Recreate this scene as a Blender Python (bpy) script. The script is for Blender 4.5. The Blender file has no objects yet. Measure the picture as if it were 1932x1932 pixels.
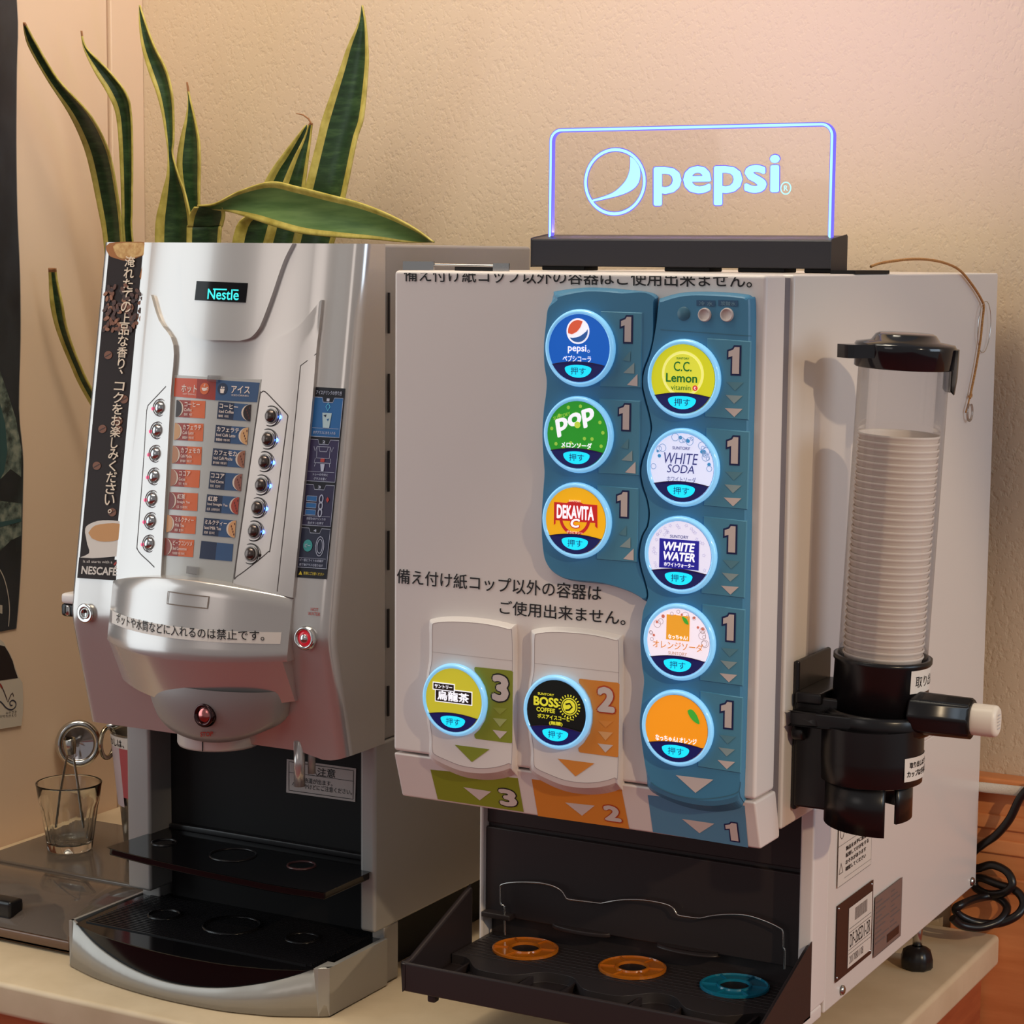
import bpy, bmesh, math, random
from mathutils import Vector, Matrix
C = bpy.context.scene.collection
PI = math.pi
rnd = random.Random(7)

# ------------------------------------------------------------------ camera
F, YAW, PITCH, ROLL = 4056.2, -0.5007, -0.1183, 0.0086        # focal length in pixels of the 1932 frame
CAM = Vector((1.08775, -1.75025, 0.80358))
_f = Vector((math.sin(YAW)*math.cos(PITCH), math.cos(YAW)*math.cos(PITCH), math.sin(PITCH)))
_r = Vector((math.cos(YAW), -math.sin(YAW), 0)); _u = _r.cross(_f)
_c, _s = math.cos(ROLL), math.sin(ROLL)
R_, U_ = _c*_r+_s*_u, -_s*_r+_c*_u
cd = bpy.data.cameras.new('camera'); cam = bpy.data.objects.new('camera', cd); C.objects.link(cam)
cd.sensor_width = 36; cd.lens = 36*F/1932; cd.clip_start = .02
cam.matrix_world = Matrix(((R_.x, U_.x, -_f.x, CAM.x), (R_.y, U_.y, -_f.y, CAM.y), (R_.z, U_.z, -_f.z, CAM.z), (0, 0, 0, 1)))
bpy.context.scene.camera = cam

# ------------------------------------------------------------------ light and exposure
S = bpy.context.scene
S.view_settings.view_transform = 'Standard'; S.view_settings.look = 'None'
S.view_settings.exposure = 0.0; S.view_settings.gamma = 1.0; S.view_settings.use_curve_mapping = False
w = bpy.data.worlds.new('world'); S.world = w; w.use_nodes = True
bg = w.node_tree.nodes['Background']; bg.inputs[0].default_value = (.98, .96, .97, 1); bg.inputs[1].default_value = .265

def lamp(name, kind, loc, target, energy, color, size=.3, size_y=None):
    d = bpy.data.lights.new(name, kind); d.energy = energy; d.color = color
    if kind == 'AREA':
        d.size = size
        if size_y: d.shape = 'RECTANGLE'; d.size_y = size_y
    else: d.shadow_soft_size = size
    o = bpy.data.objects.new(name, d); C.objects.link(o); o.location = loc
    o.rotation_euler = (Vector(target)-Vector(loc)).to_track_quat('-Z', 'Y').to_euler()
    return o
lamp('window_daylight', 'AREA', (-1.30, -.50, .72), (0, -.35, .70), 7.5, (.84, .95, 1), .95, 1.25)
sun_ = lamp('low_sun_beam', 'SPOT', (2.75, -1.45, 1.72), (.38, .26, .29), 135, (1, .77, .50), .035)
sun_.data.spot_size = math.radians(18); sun_.data.spot_blend = .55
lamp('wall_downlight', 'AREA', (-.42, -.30, 2.3), (-.25, .60, .9), 14.5, (1, .92, .74), .9)
lamp('left_wall_fill', 'AREA', (.0, .05, 2.1), (-.89, .42, .55), 11, (1, .88, .70), .5)  # added fill aimed at the left wall to brighten it
lamp('side_window', 'AREA', (3.0, .1, 1.2), (.4, .25, .5), 19, (.68, .84, 1), 1.2, 1.2)
lamp('room_fill', 'AREA', (-.75, -3.4, 1.6), (0, .3, .5), 6, (1, .93, .88), 1.2)  # soft fill added behind the camera to lift the machine fronts

# ------------------------------------------------------------------ materials
def lin(c):
    return tuple(((x/255)/12.92 if x <= 10 else ((x/255+.055)/1.055)**2.4) for x in c)
_M = {}
def mat(name, rgb=(200, 200, 200), rough=.5, metal=0., emit=None, es=1., coat=0., spec=.5, trans=0., ior=1.45):
    if name in _M: return _M[name]
    m = bpy.data.materials.new(name); m.use_nodes = True
    b = m.node_tree.nodes['Principled BSDF']
    b.inputs['Base Color'].default_value = (*lin(rgb), 1); b.inputs['Roughness'].default_value = rough
    b.inputs['Metallic'].default_value = metal; b.inputs['Coat Weight'].default_value = coat
    b.inputs['Coat Roughness'].default_value = .06
    b.inputs['Specular IOR Level'].default_value = spec; b.inputs['Transmission Weight'].default_value = trans
    b.inputs['IOR'].default_value = ior
    if emit: b.inputs['Emission Color'].default_value = (*lin(emit), 1); b.inputs['Emission Strength'].default_value = es
    _M[name] = m; return m
def noise_bump(m, scale, strength, detail=4, dist=.002, kind='noise', mix=None):
    nt = m.node_tree; b = nt.nodes['Principled BSDF']
    tc = nt.nodes.new('ShaderNodeTexCoord')
    t = nt.nodes.new('ShaderNodeTexNoise' if kind == 'noise' else 'ShaderNodeTexVoronoi'); t.inputs['Scale'].default_value = scale
    if kind == 'noise': t.inputs['Detail'].default_value = detail
    bp = nt.nodes.new('ShaderNodeBump'); bp.inputs['Strength'].default_value = strength; bp.inputs['Distance'].default_value = dist
    nt.links.new(tc.outputs['Object'], t.inputs['Vector'])
    nt.links.new(t.outputs[0], bp.inputs['Height']); nt.links.new(bp.outputs[0], b.inputs['Normal'])
    return m
def noise_colour(m, stops, scale, detail=4, stretch=(1, 1, 1), rough=.55):
    nt = m.node_tree; b = nt.nodes['Principled BSDF']
    tc = nt.nodes.new('ShaderNodeTexCoord'); mp = nt.nodes.new('ShaderNodeMapping'); mp.inputs['Scale'].default_value = stretch
    t = nt.nodes.new('ShaderNodeTexNoise'); t.inputs['Scale'].default_value = scale; t.inputs['Detail'].default_value = detail; t.inputs['Roughness'].default_value = rough
    r = nt.nodes.new('ShaderNodeValToRGB')
    while len(r.color_ramp.elements) < len(stops): r.color_ramp.elements.new(.5)
    for e, (p, c) in zip(r.color_ramp.elements, stops): e.position = p; e.color = (*lin(c), 1)
    L = nt.links.new
    L(tc.outputs['Object'], mp.inputs[0]); L(mp.outputs[0], t.inputs['Vector']); L(t.outputs[0], r.inputs[0]); L(r.outputs[0], b.inputs['Base Color'])
    return m
def clear(name, tint, gloss=.08, rough=.03):
    m = bpy.data.materials.new(name); m.use_nodes = True; nt = m.node_tree
    for n in list(nt.nodes):
        if n.type != 'OUTPUT_MATERIAL': nt.nodes.remove(n)
    out = [n for n in nt.nodes if n.type == 'OUTPUT_MATERIAL'][0]
    tr = nt.nodes.new('ShaderNodeBsdfTransparent'); tr.inputs[0].default_value = (*tint, 1)
    gl = nt.nodes.new('ShaderNodeBsdfGlossy'); gl.inputs['Roughness'].default_value = rough
    lw = nt.nodes.new('ShaderNodeLayerWeight'); lw.inputs[0].default_value = .25
    mu = nt.nodes.new('ShaderNodeMath'); mu.operation = 'MULTIPLY_ADD'; mu.inputs[1].default_value = .5; mu.inputs[2].default_value = gloss
    mx = nt.nodes.new('ShaderNodeMixShader'); L = nt.links.new
    L(lw.outputs['Fresnel'], mu.inputs[0]); L(mu.outputs[0], mx.inputs[0]); L(tr.outputs[0], mx.inputs[1]); L(gl.outputs[0], mx.inputs[2]); L(mx.outputs[0], out.inputs[0])
    return m

WHITE = mat('white_enamel', (226, 218, 212), .35, coat=.2)
WHITE2 = mat('white_plastic', (228, 218, 213), .38)
DARKGAP = mat('grey_gasket', (120, 112, 116), .6)
BROWN = mat('brown_black_plastic', (46, 38, 38), .42)
BLACK = mat('black_plastic', (22, 20, 22), .28)
GLOSSBLACK = mat('gloss_black', (14, 13, 15), .1, spec=.3)
MATTEBLACK = mat('matte_black', (15, 13, 14), .6, spec=.3)
SILVER = mat('silver_paint', (196, 190, 186), .22, .55, coat=.4)
SILVER_S = mat('silver_paint_satin', (158, 154, 151), .40, .4)
CHROME = mat('chrome', (205, 203, 200), .12, 1.)
STEEL = mat('steel', (190, 188, 184), .22, 1.)
INK = mat('black_ink', (22, 18, 20), .6)
TEAL = mat('teal_plastic', (70, 132, 168), .35)
TEALP = mat('teal_plate', (82, 144, 172), .4)
NAVY = mat('navy_ink', (24, 34, 84), .5)
PINKW = mat('pale_print', (212, 196, 190), .5)
GREEN = mat('green_print', (138, 146, 40), .45)
ORANGE = mat('orange_print', (222, 138, 52), .45)
BLUEP = mat('blue_print', (88, 144, 178), .45)
RED = mat('red_ink', (170, 50, 40), .5)
PAPER = mat('paper_white', (225, 216, 208), .6)

# ------------------------------------------------------------------ surfaces: a pixel of the photograph meets a real surface
class Surf:
    def __init__(s, axis, f): s.axis = axis; s.f = f if callable(f) else (lambda a, b, k=f: k)
    def pos(s, a, b, off=0):
        v = s.f(a, b)
        return Vector((a, v-off, b)) if s.axis == 'Y' else Vector((v+off, a, b)) if s.axis == 'X' else Vector((a, b, v+off))
    def hit(s, p, off=0):
        d = _f+R_*((p[0]-966)/F)-U_*((p[1]-966)/F)
        i = 'XYZ'.index(s.axis); t = 2.0; sg = -1 if s.axis == 'Y' else 1
        for _ in range(40):
            q = CAM+d*t
            a, b = (q.x, q.z) if i == 1 else (q.y, q.z) if i == 0 else (q.x, q.y)
            t += (s.f(a, b)+sg*off-q[i])/d[i]
        q = CAM+d*t
        return (q.x, q.z) if i == 1 else (q.y, q.z) if i == 0 else (q.x, q.y)
class Cyl:                                                        # a sticker wrapped on an upright cylinder: a = angle, b = height
    def __init__(s, cx, cy, r, lean=0, z0=0): s.c = (cx, cy); s.r = r; s.lean = lean; s.z0 = z0
    def pos(s, a, b, off=0):
        fx, fy = -math.sin(YAW), -math.cos(YAW)
        d = Vector((math.sin(a)*_r.x+math.cos(a)*fx, math.sin(a)*_r.y+math.cos(a)*fy, 0))
        return Vector((s.c[0]+s.lean*(b-s.z0), s.c[1], b))+d*(s.r+off)
def at(p, axis, v): return Surf(axis, v).pos(*Surf(axis, v).hit(p))

# ------------------------------------------------------------------ mesh builder
def offset_poly(p, d):
    n = len(p); out = []; D_ = d if callable(d) else (lambda q: d)
    area = sum(p[i][0]*p[(i+1) % n][1]-p[(i+1) % n][0]*p[i][1] for i in range(n))
    sg = 1 if area > 0 else -1
    for i in range(n):
        d = D_(p[i])
        a, b, c = Vector(p[i-1]), Vector(p[i]), Vector(p[(i+1) % n])
        e1, e2 = (b-a), (c-b)
        if e1.length < 1e-9 or e2.length < 1e-9: out.append(tuple(b)); continue
        e1.normalize(); e2.normalize()
        n1, n2 = Vector((-e1.y, e1.x))*sg, Vector((-e2.y, e2.x))*sg
        m = n1+n2
        if m.length < .2: out.append(tuple(b+n1*d)); continue
        m.normalize(); out.append(tuple(b+m*(d/max(.45, m.dot(n1)))))
    return out
def smooth(p, n=4, closed=False):
    out = []; N = len(p)
    for i in range(N if closed else N-1):
        g = (lambda k: p[k % N]) if closed else (lambda k: p[max(0, min(N-1, k))])
        a, b, c, d = [Vector(g(i+k)) for k in (-1, 0, 1, 2)]
        for k in range(n):
            t = k/n
            out.append(tuple(.5*((2*b)+(c-a)*t+(2*a-5*b+4*c-d)*t*t+(3*b-a-3*c+d)*t**3)))
    if not closed: out.append(tuple(p[-1]))
    return out
def ell(cx, cy, rx, ry, n=28, a0=0, a1=2*PI):
    full = abs(a1-a0-2*PI) < 1e-6
    return [(cx+rx*math.cos(a0+(a1-a0)*k/(n if full else n-1)), cy+ry*math.sin(a0+(a1-a0)*k/(n if full else n-1))) for k in range(n)]
_TX = {}
def text_mesh(s, bold=0., shear=0.):
    k = (s, bold, shear)
    if k not in _TX:
        c = bpy.data.curves.new('t', 'FONT'); c.body = s; c.size = 1; c.resolution_u = 3; c.shear = shear; c.fill_mode = 'FRONT'
        o = bpy.data.objects.new('t', c); m = o.to_mesh()
        vs = [(v.co.x, v.co.y) for v in m.vertices]; fs = [tuple(p.vertices) for p in m.polygons]
        o.to_mesh_clear(); bpy.data.objects.remove(o); bpy.data.curves.remove(c)
        x0, x1 = min(v[0] for v in vs), max(v[0] for v in vs); y0, y1 = min(v[1] for v in vs), max(v[1] for v in vs)
        lay = [0]*len(vs)
        if bold:                                                       # heavier strokes: the glyphs struck several times round their place
            n0 = len(vs); V, Fs = [], []; lay = []
            for q in range(8):
                dx, dy = bold*math.cos(PI*q/4), bold*math.sin(PI*q/4)
                V += [(a+dx, b+dy) for a, b in vs]; lay += [q]*n0; Fs += [tuple(i+q*n0 for i in f) for f in fs]
            vs, fs = V, Fs; x0 -= bold; x1 += bold; y0 -= bold; y1 += bold
        _TX[k] = ([((v[0]-x0)/max(1e-6, x1-x0), (v[1]-y0)/max(1e-6, y1-y0)) for v in vs], fs, lay)
    return _TX[k]
class MB:
    def __init__(s): s.v = []; s.f = []; s.fm = []; s.fs = []; s.mats = []
    def add(s, vs, fs, m, sm=False):
        if m not in s.mats: s.mats.append(m)
        k = len(s.v); s.v += [Vector(v) for v in vs]; i = s.mats.index(m)
        for f in fs: s.f.append(tuple(k+j for j in f)); s.fm.append(i); s.fs.append(sm)
        return s
    def box(s, x0, x1, y0, y1, z0, z1, m):
        return s.add([(x, y, z) for z in (z0, z1) for y in (y0, y1) for x in (x0, x1)], [(0, 2, 3, 1), (4, 5, 7, 6), (0, 1, 5, 4), (2, 6, 7, 3), (0, 4, 6, 2), (1, 3, 7, 5)], m)
    def prism(s, poly, axis, lo, hi, m, sm=False):
        n = len(poly)
        def P(a, b, c): return (a, c, b) if axis == 'Y' else (c, a, b) if axis == 'X' else (a, b, c)
        vs = [P(a, b, lo) for a, b in poly]+[P(a, b, hi) for a, b in poly]
        s.add(vs, [(i, (i+1) % n, n+(i+1) % n, n+i) for i in range(n)], m, sm)
        return s.add(vs, [tuple(range(n))[::-1], tuple(range(n, 2*n))], m)
    def lathe(s, prof, o, m, axis=(0, 0, 1), n=32, sm=True, a0=0, a1=2*PI, rmod=None, xdir=None):
        ax = Vector(axis).normalized(); x = Vector(xdir) if xdir else (ax.orthogonal()); x = (x-ax*x.dot(ax)).normalized(); y = ax.cross(x); o = Vector(o)
        full = abs(a1-a0-2*PI) < 1e-6; k = n if full else n+1; vs = []
        for r, h in prof:
            for i in range(k):
                a = a0+(a1-a0)*i/n; rr = r*(rmod(a, h) if rmod else 1)
                vs.append(o+ax*h+(x*math.cos(a)+y*math.sin(a))*rr)
        fs = [(j*k+i, j*k+(i+1) % k, (j+1)*k+(i+1) % k, (j+1)*k+i) for j in range(len(prof)-1) for i in range(n if full else n)]
        return s.add(vs, fs, m, sm)
    def cyl(s, o, axis, r, h, m, n=28, r2=None, sm=True, bev=0):
        r2 = r if r2 is None else r2
        p = [(0, 0), (r, 0), (r2, h), (0, h)] if not bev else [(0, 0), (r-bev, 0), (r, bev), (r2, h-bev), (r2-bev, h), (0, h)]
        ax = Vector(axis).normalized(); s.lathe(p[1:-1], o, m, axis, n, sm)
        k = len(s.v)-n*len(p[1:-1]); base = list(range(k, k+n)); top = list(range(len(s.v)-n, len(s.v)))
        i = s.mats.index(m); s.f += [tuple(base[::-1]), tuple(top)]; s.fm += [i, i]; s.fs += [False, False]
        return s
    def tube(s, pts, r, m, n=10, closed=False, sm=True, flat=1.0, up=None):
        P = [Vector(p) for p in pts]; N = len(P); rings = []; prev = None
        for i in range(N):
            t = (P[(i+1) % N]-P[i-1]) if closed else (P[min(N-1, i+1)]-P[max(0, i-1)])
            t.normalize()
            x = (prev-t*prev.dot(t)) if prev else ((Vector(up)-t*Vector(up).dot(t)) if up else t.orthogonal())
            x.normalize(); prev = x; y = t.cross(x); rr = r[i] if isinstance(r, (list, tuple)) else r
            rings.append([P[i]+(x*math.cos(2*PI*k/n)+y*math.sin(2*PI*k/n)*flat)*rr for k in range(n)])
        vs = [v for q in rings for v in q]; M = N if closed else N-1
        fs = [(i*n+k, i*n+(k+1) % n, ((i+1) % N)*n+(k+1) % n, ((i+1) % N)*n+k) for i in range(M) for k in range(n)]
        s.add(vs, fs, m, sm)
        if not closed: s.add(vs[:n], [tuple(range(n))[::-1]], m); s.add(vs[-n:], [tuple(range(n))], m)
        return s
    def slab(s, poly, surf, h0, h1, inset, m, mside=None):        # raised plate with a chamfered edge
        n = len(poly); top = offset_poly(poly, inset)
        vs = [surf.pos(a, b, h0) for a, b in poly]+[surf.pos(a, b, h1) for a, b in top]
        s.add(vs, [(i, (i+1) % n, n+(i+1) % n, n+i) for i in range(n)], mside or m)
        return s.add(vs[n:], [tuple(range(n))], m)
    def flat(s, poly, surf, off, m): return s.add([surf.pos(a, b, off) for a, b in poly], [tuple(range(len(poly)))], m)
    def fpx(s, pxs, surf, off, m): return s.flat([surf.hit(p, off) for p in pxs], surf, off, m)
    def line(s, pts, surf, off, wd, m, closed=False):             # a printed line
        q_ = []
        for i in range(len(pts) if closed else len(pts)-1):
            a, b = Vector(pts[i]), Vector(pts[(i+1) % len(pts)]); k_ = max(1, int((b-a).length/.006))
            q_ += [tuple(a+(b-a)*j/k_) for j in range(k_)]
        pts = q_ if closed else q_+[tuple(pts[-1])]
        n = len(pts); L = []; Rr = []
        for i in range(n):
            a = Vector(pts[i-1] if (i or closed) else pts[i]); b = Vector(pts[(i+1) % n] if (i < n-1 or closed) else pts[i])
            t = (b-a); t = t.normalized() if t.length > 1e-9 else Vector((1, 0)); q = Vector((-t.y, t.x))*wd/2; p = Vector(pts[i])
            L.append(tuple(p+q)); Rr.append(tuple(p-q))
        vs = [surf.pos(a, b, off) for a, b in L]+[surf.pos(a, b, off) for a, b in Rr]
        return s.add(vs, [(i, (i+1) % n, n+(i+1) % n, n+i) for i in range(n if closed else n-1)], m)
    def lpx(s, pxs, surf, off, wd, m, closed=False): return s.line([surf.hit(p, off) for p in pxs], surf, off, wd, m, closed)
    def textq(s, t, surf, o, ex, ey, off, m, bold=0., shear=0.):
        vs, fs, lay = text_mesh(t, bold, shear)
        return s.add([surf.pos(o[0]+ex[0]*u+ey[0]*v, o[1]+ex[1]*u+ey[1]*v, off+1.2e-5*q) for (u, v), q in zip(vs, lay)], fs, m)
    def text(s, t, surf, bl, br, tl, off, m, bold=0., shear=0.):  # ink box given by three pixels on the surface
        o, b, c = surf.hit(bl, off), surf.hit(br, off), surf.hit(tl, off)
        return s.textq(t, surf, o, (b[0]-o[0], b[1]-o[1]), (c[0]-o[0], c[1]-o[1]), off, m, bold, shear)
    def textb(s, t, surf, a0, b0, a1, b1, off, m, bold=0., shear=0.): return s.textq(t, surf, (a0, b0), (a1-a0, 0), (0, b1-b0), off, m, bold, shear)
    def patch(s, surf, left, right, nr, nc, h0, h1, m, sm=True):  # raised sheet following a curved surface between two edges
        def samp(L, t):
            x = t*(len(L)-1); i = min(int(x), len(L)-2); q = x-i
            return (L[i][0]*(1-q)+L[i+1][0]*q, L[i][1]*(1-q)+L[i+1][1]*q)
        g = []
        for i in range(nr+1):
            l, r = samp(left, i/nr), samp(right, i/nr)
            g.append([(l[0]+(r[0]-l[0])*j/nc, l[1]+(r[1]-l[1])*j/nc) for j in range(nc+1)])
        k = nc+1
        top = [surf.pos(a, b, h1) for row in g for a, b in row]
        s.add(top, [(i*k+j, (i+1)*k+j, (i+1)*k+j+1, i*k+j+1) for i in range(nr) for j in range(nc)], m, sm)
        if h0 != h1:
            rim = [g[0][j] for j in range(k)]+[g[i][nc] for i in range(1, nr+1)]+[g[nr][j] for j in range(nc-1, -1, -1)]+[g[i][0] for i in range(nr-1, 0, -1)]
            n = len(rim); vs = [surf.pos(a, b, h0) for a, b in rim]+[surf.pos(a, b, h1) for a, b in rim]
            s.add(vs, [(i, (i+1) % n, n+(i+1) % n, n+i) for i in range(n)], m)
        return s
    def ppx(s, surf, left, right, nr, nc, h0, h1, m, sm=True):
        return s.patch(surf, [surf.hit(p, h1) for p in left], [surf.hit(p, h1) for p in right], nr, nc, h0, h1, m, sm)
    def build(s, name, parent=None, bevel=0, seg=2, label=None, origin=None):
        root = parent
        while root is not None and root.parent is not None: root = root.parent
        o0 = Vector(origin) if origin is not None else (root.location if root is not None else Vector((0, 0, 0)))
        me = bpy.data.meshes.new(name); me.from_pydata([v-o0 for v in s.v], [], s.f)
        for m in s.mats: me.materials.append(m)
        me.polygons.foreach_set('material_index', s.fm); me.polygons.foreach_set('use_smooth', s.fs)
        b = bmesh.new(); b.from_mesh(me); bmesh.ops.recalc_face_normals(b, faces=[f for f in b.faces]) if bevel else None
        if bevel: bmesh.ops.remove_doubles(b, verts=b.verts, dist=1e-6)
        b.to_mesh(me); b.free(); me.update()
        o = bpy.data.objects.new(name, me); C.objects.link(o)
        if parent is not None: o.parent = parent
        elif origin is not None: o.location = o0
        if bevel:
            md = o.modifiers.new('bevel', 'BEVEL'); md.width = bevel; md.segments = seg; md.limit_method = 'ANGLE'; md.angle_limit = math.radians(40)
            for p in me.polygons: p.use_smooth = True
            wn = o.modifiers.new('normals', 'WEIGHTED_NORMAL'); wn.keep_sharp = True
        if label: o['label'] = label
        return o
def tag(o, label=None, cat=None, group=None, kind=None):
    for k, v in (('label', label), ('category', cat), ('group', group), ('kind', kind)):
        if v: o[k] = v
    return o
def thing(name, label, cat, loc, group=None):
    o = bpy.data.objects.new(name, None); C.objects.link(o); o.location = loc; o.empty_display_size = .05
    return tag(o, label, cat, group)

# ================================================================== the setting
YB, XL = .745, -.89
stucco = mat('stucco_wall', (212, 190, 162), .8, spec=.2)
def stucco_nodes(m):
    nt = m.node_tree; b = nt.nodes['Principled BSDF']; L = nt.links.new
    tc = nt.nodes.new('ShaderNodeTexCoord'); mp = nt.nodes.new('ShaderNodeMapping'); mp.inputs['Scale'].default_value = (1, 1, .75)
    mp.inputs['Rotation'].default_value = (0, .3, 0)
    n1 = nt.nodes.new('ShaderNodeTexNoise'); n1.inputs['Scale'].default_value = 190; n1.inputs['Detail'].default_value = 2.0
    r = nt.nodes.new('ShaderNodeValToRGB'); r.color_ramp.elements[0].position = .28; r.color_ramp.elements[1].position = .50
    r.color_ramp.elements[0].color = (0, 0, 0, 1); r.color_ramp.elements[1].color = (1, 1, 1, 1)
    n2 = nt.nodes.new('ShaderNodeTexNoise'); n2.inputs['Scale'].default_value = 420; n2.inputs['Detail'].default_value = 3
    ad = nt.nodes.new('ShaderNodeMath'); ad.operation = 'MULTIPLY_ADD'; ad.inputs[1].default_value = .22
    bp = nt.nodes.new('ShaderNodeBump'); bp.inputs['Strength'].default_value = .36; bp.inputs['Distance'].default_value = .0013
    L(tc.outputs['Object'], mp.inputs[0]); L(mp.outputs[0], n1.inputs['Vector']); L(mp.outputs[0], n2.inputs['Vector'])
    L(n1.outputs[0], r.inputs[0]); L(n2.outputs[0], ad.inputs[0]); L(r.outputs[0], ad.inputs[2]); L(ad.outputs[0], bp.inputs['Height']); L(bp.outputs[0], b.inputs['Normal'])
stucco_nodes(stucco)
tag(MB().box(XL-.05, 3.2, YB, YB+.1, -.85, 2.4, stucco).build('wall_back'), kind='structure')
smoothwall = noise_bump(mat('smooth_wall_panel', (234, 205, 176), .6), 900, .08, 2, .0005)
tag(MB().box(XL-.06, XL, .0, .668, -.85, 2.4, smoothwall).build('wall_left'), kind='structure')
tag(MB().box(XL-.06, XL+.004, .6735, YB, -.85, 2.4, smoothwall).build('trim_1', bevel=.002), kind='structure')
carpet = noise_colour(mat('red_floor', (170, 58, 50), .8), [(.3, (156, 50, 44)), (.7, (184, 70, 58))], 30)
tag(MB().box(-4, 4, -5, YB, -.9, -.85, carpet).build('floor'), kind='structure')
wood = noise_colour(mat('orange_wood', (222, 142, 86), .42), [(.25, (204, 122, 68)), (.55, (224, 144, 88)), (.8, (234, 160, 102))], 6, 5, (1, 1, 9))
mb = MB(); mb.box(.34, 3.2, YB-.012, YB, -.85, .178, wood)
for z in (.098, .052, .128): mb.box(.34, 3.2, YB-.016, YB-.011, z, z+.018, wood)
tag(mb.build('trim_2', bevel=.003), kind='structure')
tag(MB().box(.34, 3.2, YB-.03, YB, .178, .194, wood).build('trim_3', bevel=.003), kind='structure')

# counter and the cabinet under it
lam = noise_colour(noise_bump(mat('cream_laminate', (214, 190, 156), .45), 300, .06, 2, .0005), [(.3, (206, 182, 148)), (.7, (220, 197, 164))], 14)
ctr = thing('counter', 'long cream laminate countertop with rounded edge under both drink machines', 'counter', (-.24, .37, -.038))
MB().box(XL, .4035, -.001, YB-.014, -.038, 0, lam).build('worktop', ctr, bevel=.006, seg=3)
cabm = noise_colour(mat('red_brown_wood', (176, 92, 52), .5), [(.3, (158, 78, 44)), (.7, (190, 104, 60))], 5, 4, (1, 1, 8))
cab = thing('base_cabinet', 'red brown wooden cabinet carrying the cream countertop', 'cabinet', (-.24, .37, -.85))
MB().box(XL+.005, .385, .03, YB-.02, -.85, -.0385, cabm).build('carcass', cab, bevel=.003)

# ================================================================== coffee machine
X0, X1 = -.48, -.135
CM = thing('coffee_machine', 'tall silver hot and iced coffee machine with brown coffee bean banner', 'coffee machine', (-.3075, .25, 0))
def Yp(z): return .09+(z-.405)*.1655 if z > .405 else .09+(.405-z)*.254
XC, HW = -.3018, .1195
def bulge(x): t = (x-XC)/HW; return max(0, 1-t*t)
COL = Surf('Y', lambda a, b: Yp(b))
CF = Surf('Y', lambda a, b: Yp(b)-.022*bulge(a))
def fz(x): return .4455+.016*bulge(x)
def fmz(x): return .3815-.003*bulge(x)
def fbz(x): return .3345-.010*bulge(x)
def Yfu(x, z): return .0935-.18*(.445-z)-.042*bulge(x)
FU = Surf('Y', Yfu)
FL = Surf('Y', lambda a, b: Yfu(a, fmz(a))+.50*(fmz(a)-b))

# body behind the door: side walls round a black recess
mb = MB()
mb.box(X0+.002, X1-.002, .2, .53, .278, .8155, SILVER_S)
mb.box(X0+.002, X0+.036, .182, .53, .066, .278, SILVER_S); mb.box(X1-.021, X1-.001, .182, .53, .066, .278, SILVER_S)
mb.build('body', CM, bevel=.004, seg=3)
mb = MB(); mb.box(X0+.036, X1-.021, .222, .53, .045, .278, MATTEBLACK); mb.box(X0+.036, X1-.021, .186, .224, .262, .2785, MATTEBLACK)
mb.build('recess_panel', CM)
for xa, xb in ((X0+.004, X0+.030), (X1-.0205, X1-.004)): MB().box(xa, xb, .206, .236, .001, .066, SILVER_S).build('plinth_front', CM, bevel=.002)
mb = MB(); mb.box(X0+.02, X1-.030, .236, .52, 0, .066, MATTEBLACK); mb.build('plinth', CM, bevel=.003)

# door: columns left and right, bulging middle
rows = [.8155, .78, .74, .70, .66, .62, .58, .54, .50, .46, .43, .415, .408, .400, .392, .37, .34, .31, .29, .275]
cols = [X0, X0+.0006, X0+.004]+[X0+.01+.0597*k/4 for k in range(5)]+[XC-HW+2*HW*k/20 for k in range(1, 20)]+[XC+HW+.0005, -.165, -.155]
rr = .014
cols += [X1-rr+rr*math.sin(PI/2*k/7) for k in range(8)]
def dY(x, z):
    y = Yp(z)
    if abs(z-.405) < .012: y += .0012*(1-abs(z-.405)/.012)
    if x <= X0+.004: q = (X0+.004-x)/.004; y += .004*(1-math.sqrt(max(0, 1-q*q)))
    if x >= X1-rr: q = (x-(X1-rr))/rr; y += rr*(1-math.sqrt(max(0, 1-q*q)))
    return y-(.022*bulge(x)*min(1, max(0, (z-.40)/.04)) if XC-HW < x < XC+HW else 0)
mb = MB(); n = len(cols); vs = []
def zcut(x, z):                                                    # lower edge sags gently
    return z-(.006*math.sin(PI*min(1, max(0, (x+.19)/.055))) if z == .275 and x > -.19 else 0)
for z in rows: vs += [(x, dY(x, z), zcut(x, z)) for x in cols]
mb.add(vs, [(i*n+j, (i+1)*n+j, (i+1)*n+j+1, i*n+j+1) for i in range(len(rows)-1) for j in range(n-1)], SILVER, True)
back = .1995
rim = [(0, j) for j in range(n)]+[(i, n-1) for i in range(1, len(rows))]+[(len(rows)-1, j) for j in range(n-2, -1, -1)]+[(i, 0) for i in range(len(rows)-2, 0, -1)]
a = [Vector(vs[i*n+j]) for i, j in rim]; k = len(a)
mb.add(a+[Vector((p.x, back, p.z)) for p in a], [(i, (i+1) % k, k+(i+1) % k, k+i) for i in range(k)], SILVER)
mb.add([Vector((p.x, back, p.z)) for p in a], [tuple(range(k))], SILVER)
door = mb.build('front_door', CM)
# thin seam marks of the hinge side
for y0, y1 in ((552, 629), (705, 778), (850, 927), (1001, 1075), (1148, 1221), (1293, 1350)):
    zs = [at((736, y), 'X', X1).z for y in (y0, y1)]
    MB().box(X1-.0008, X1+.0006, .2055, .2085, zs[1], zs[0], INK).build('hinge_slot', CM)
mb = MB(); mb.box(X0+.001, X1-.0005, .1996, .2002, .276, .8150, INK); mb.build('door_seal', CM)

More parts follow.
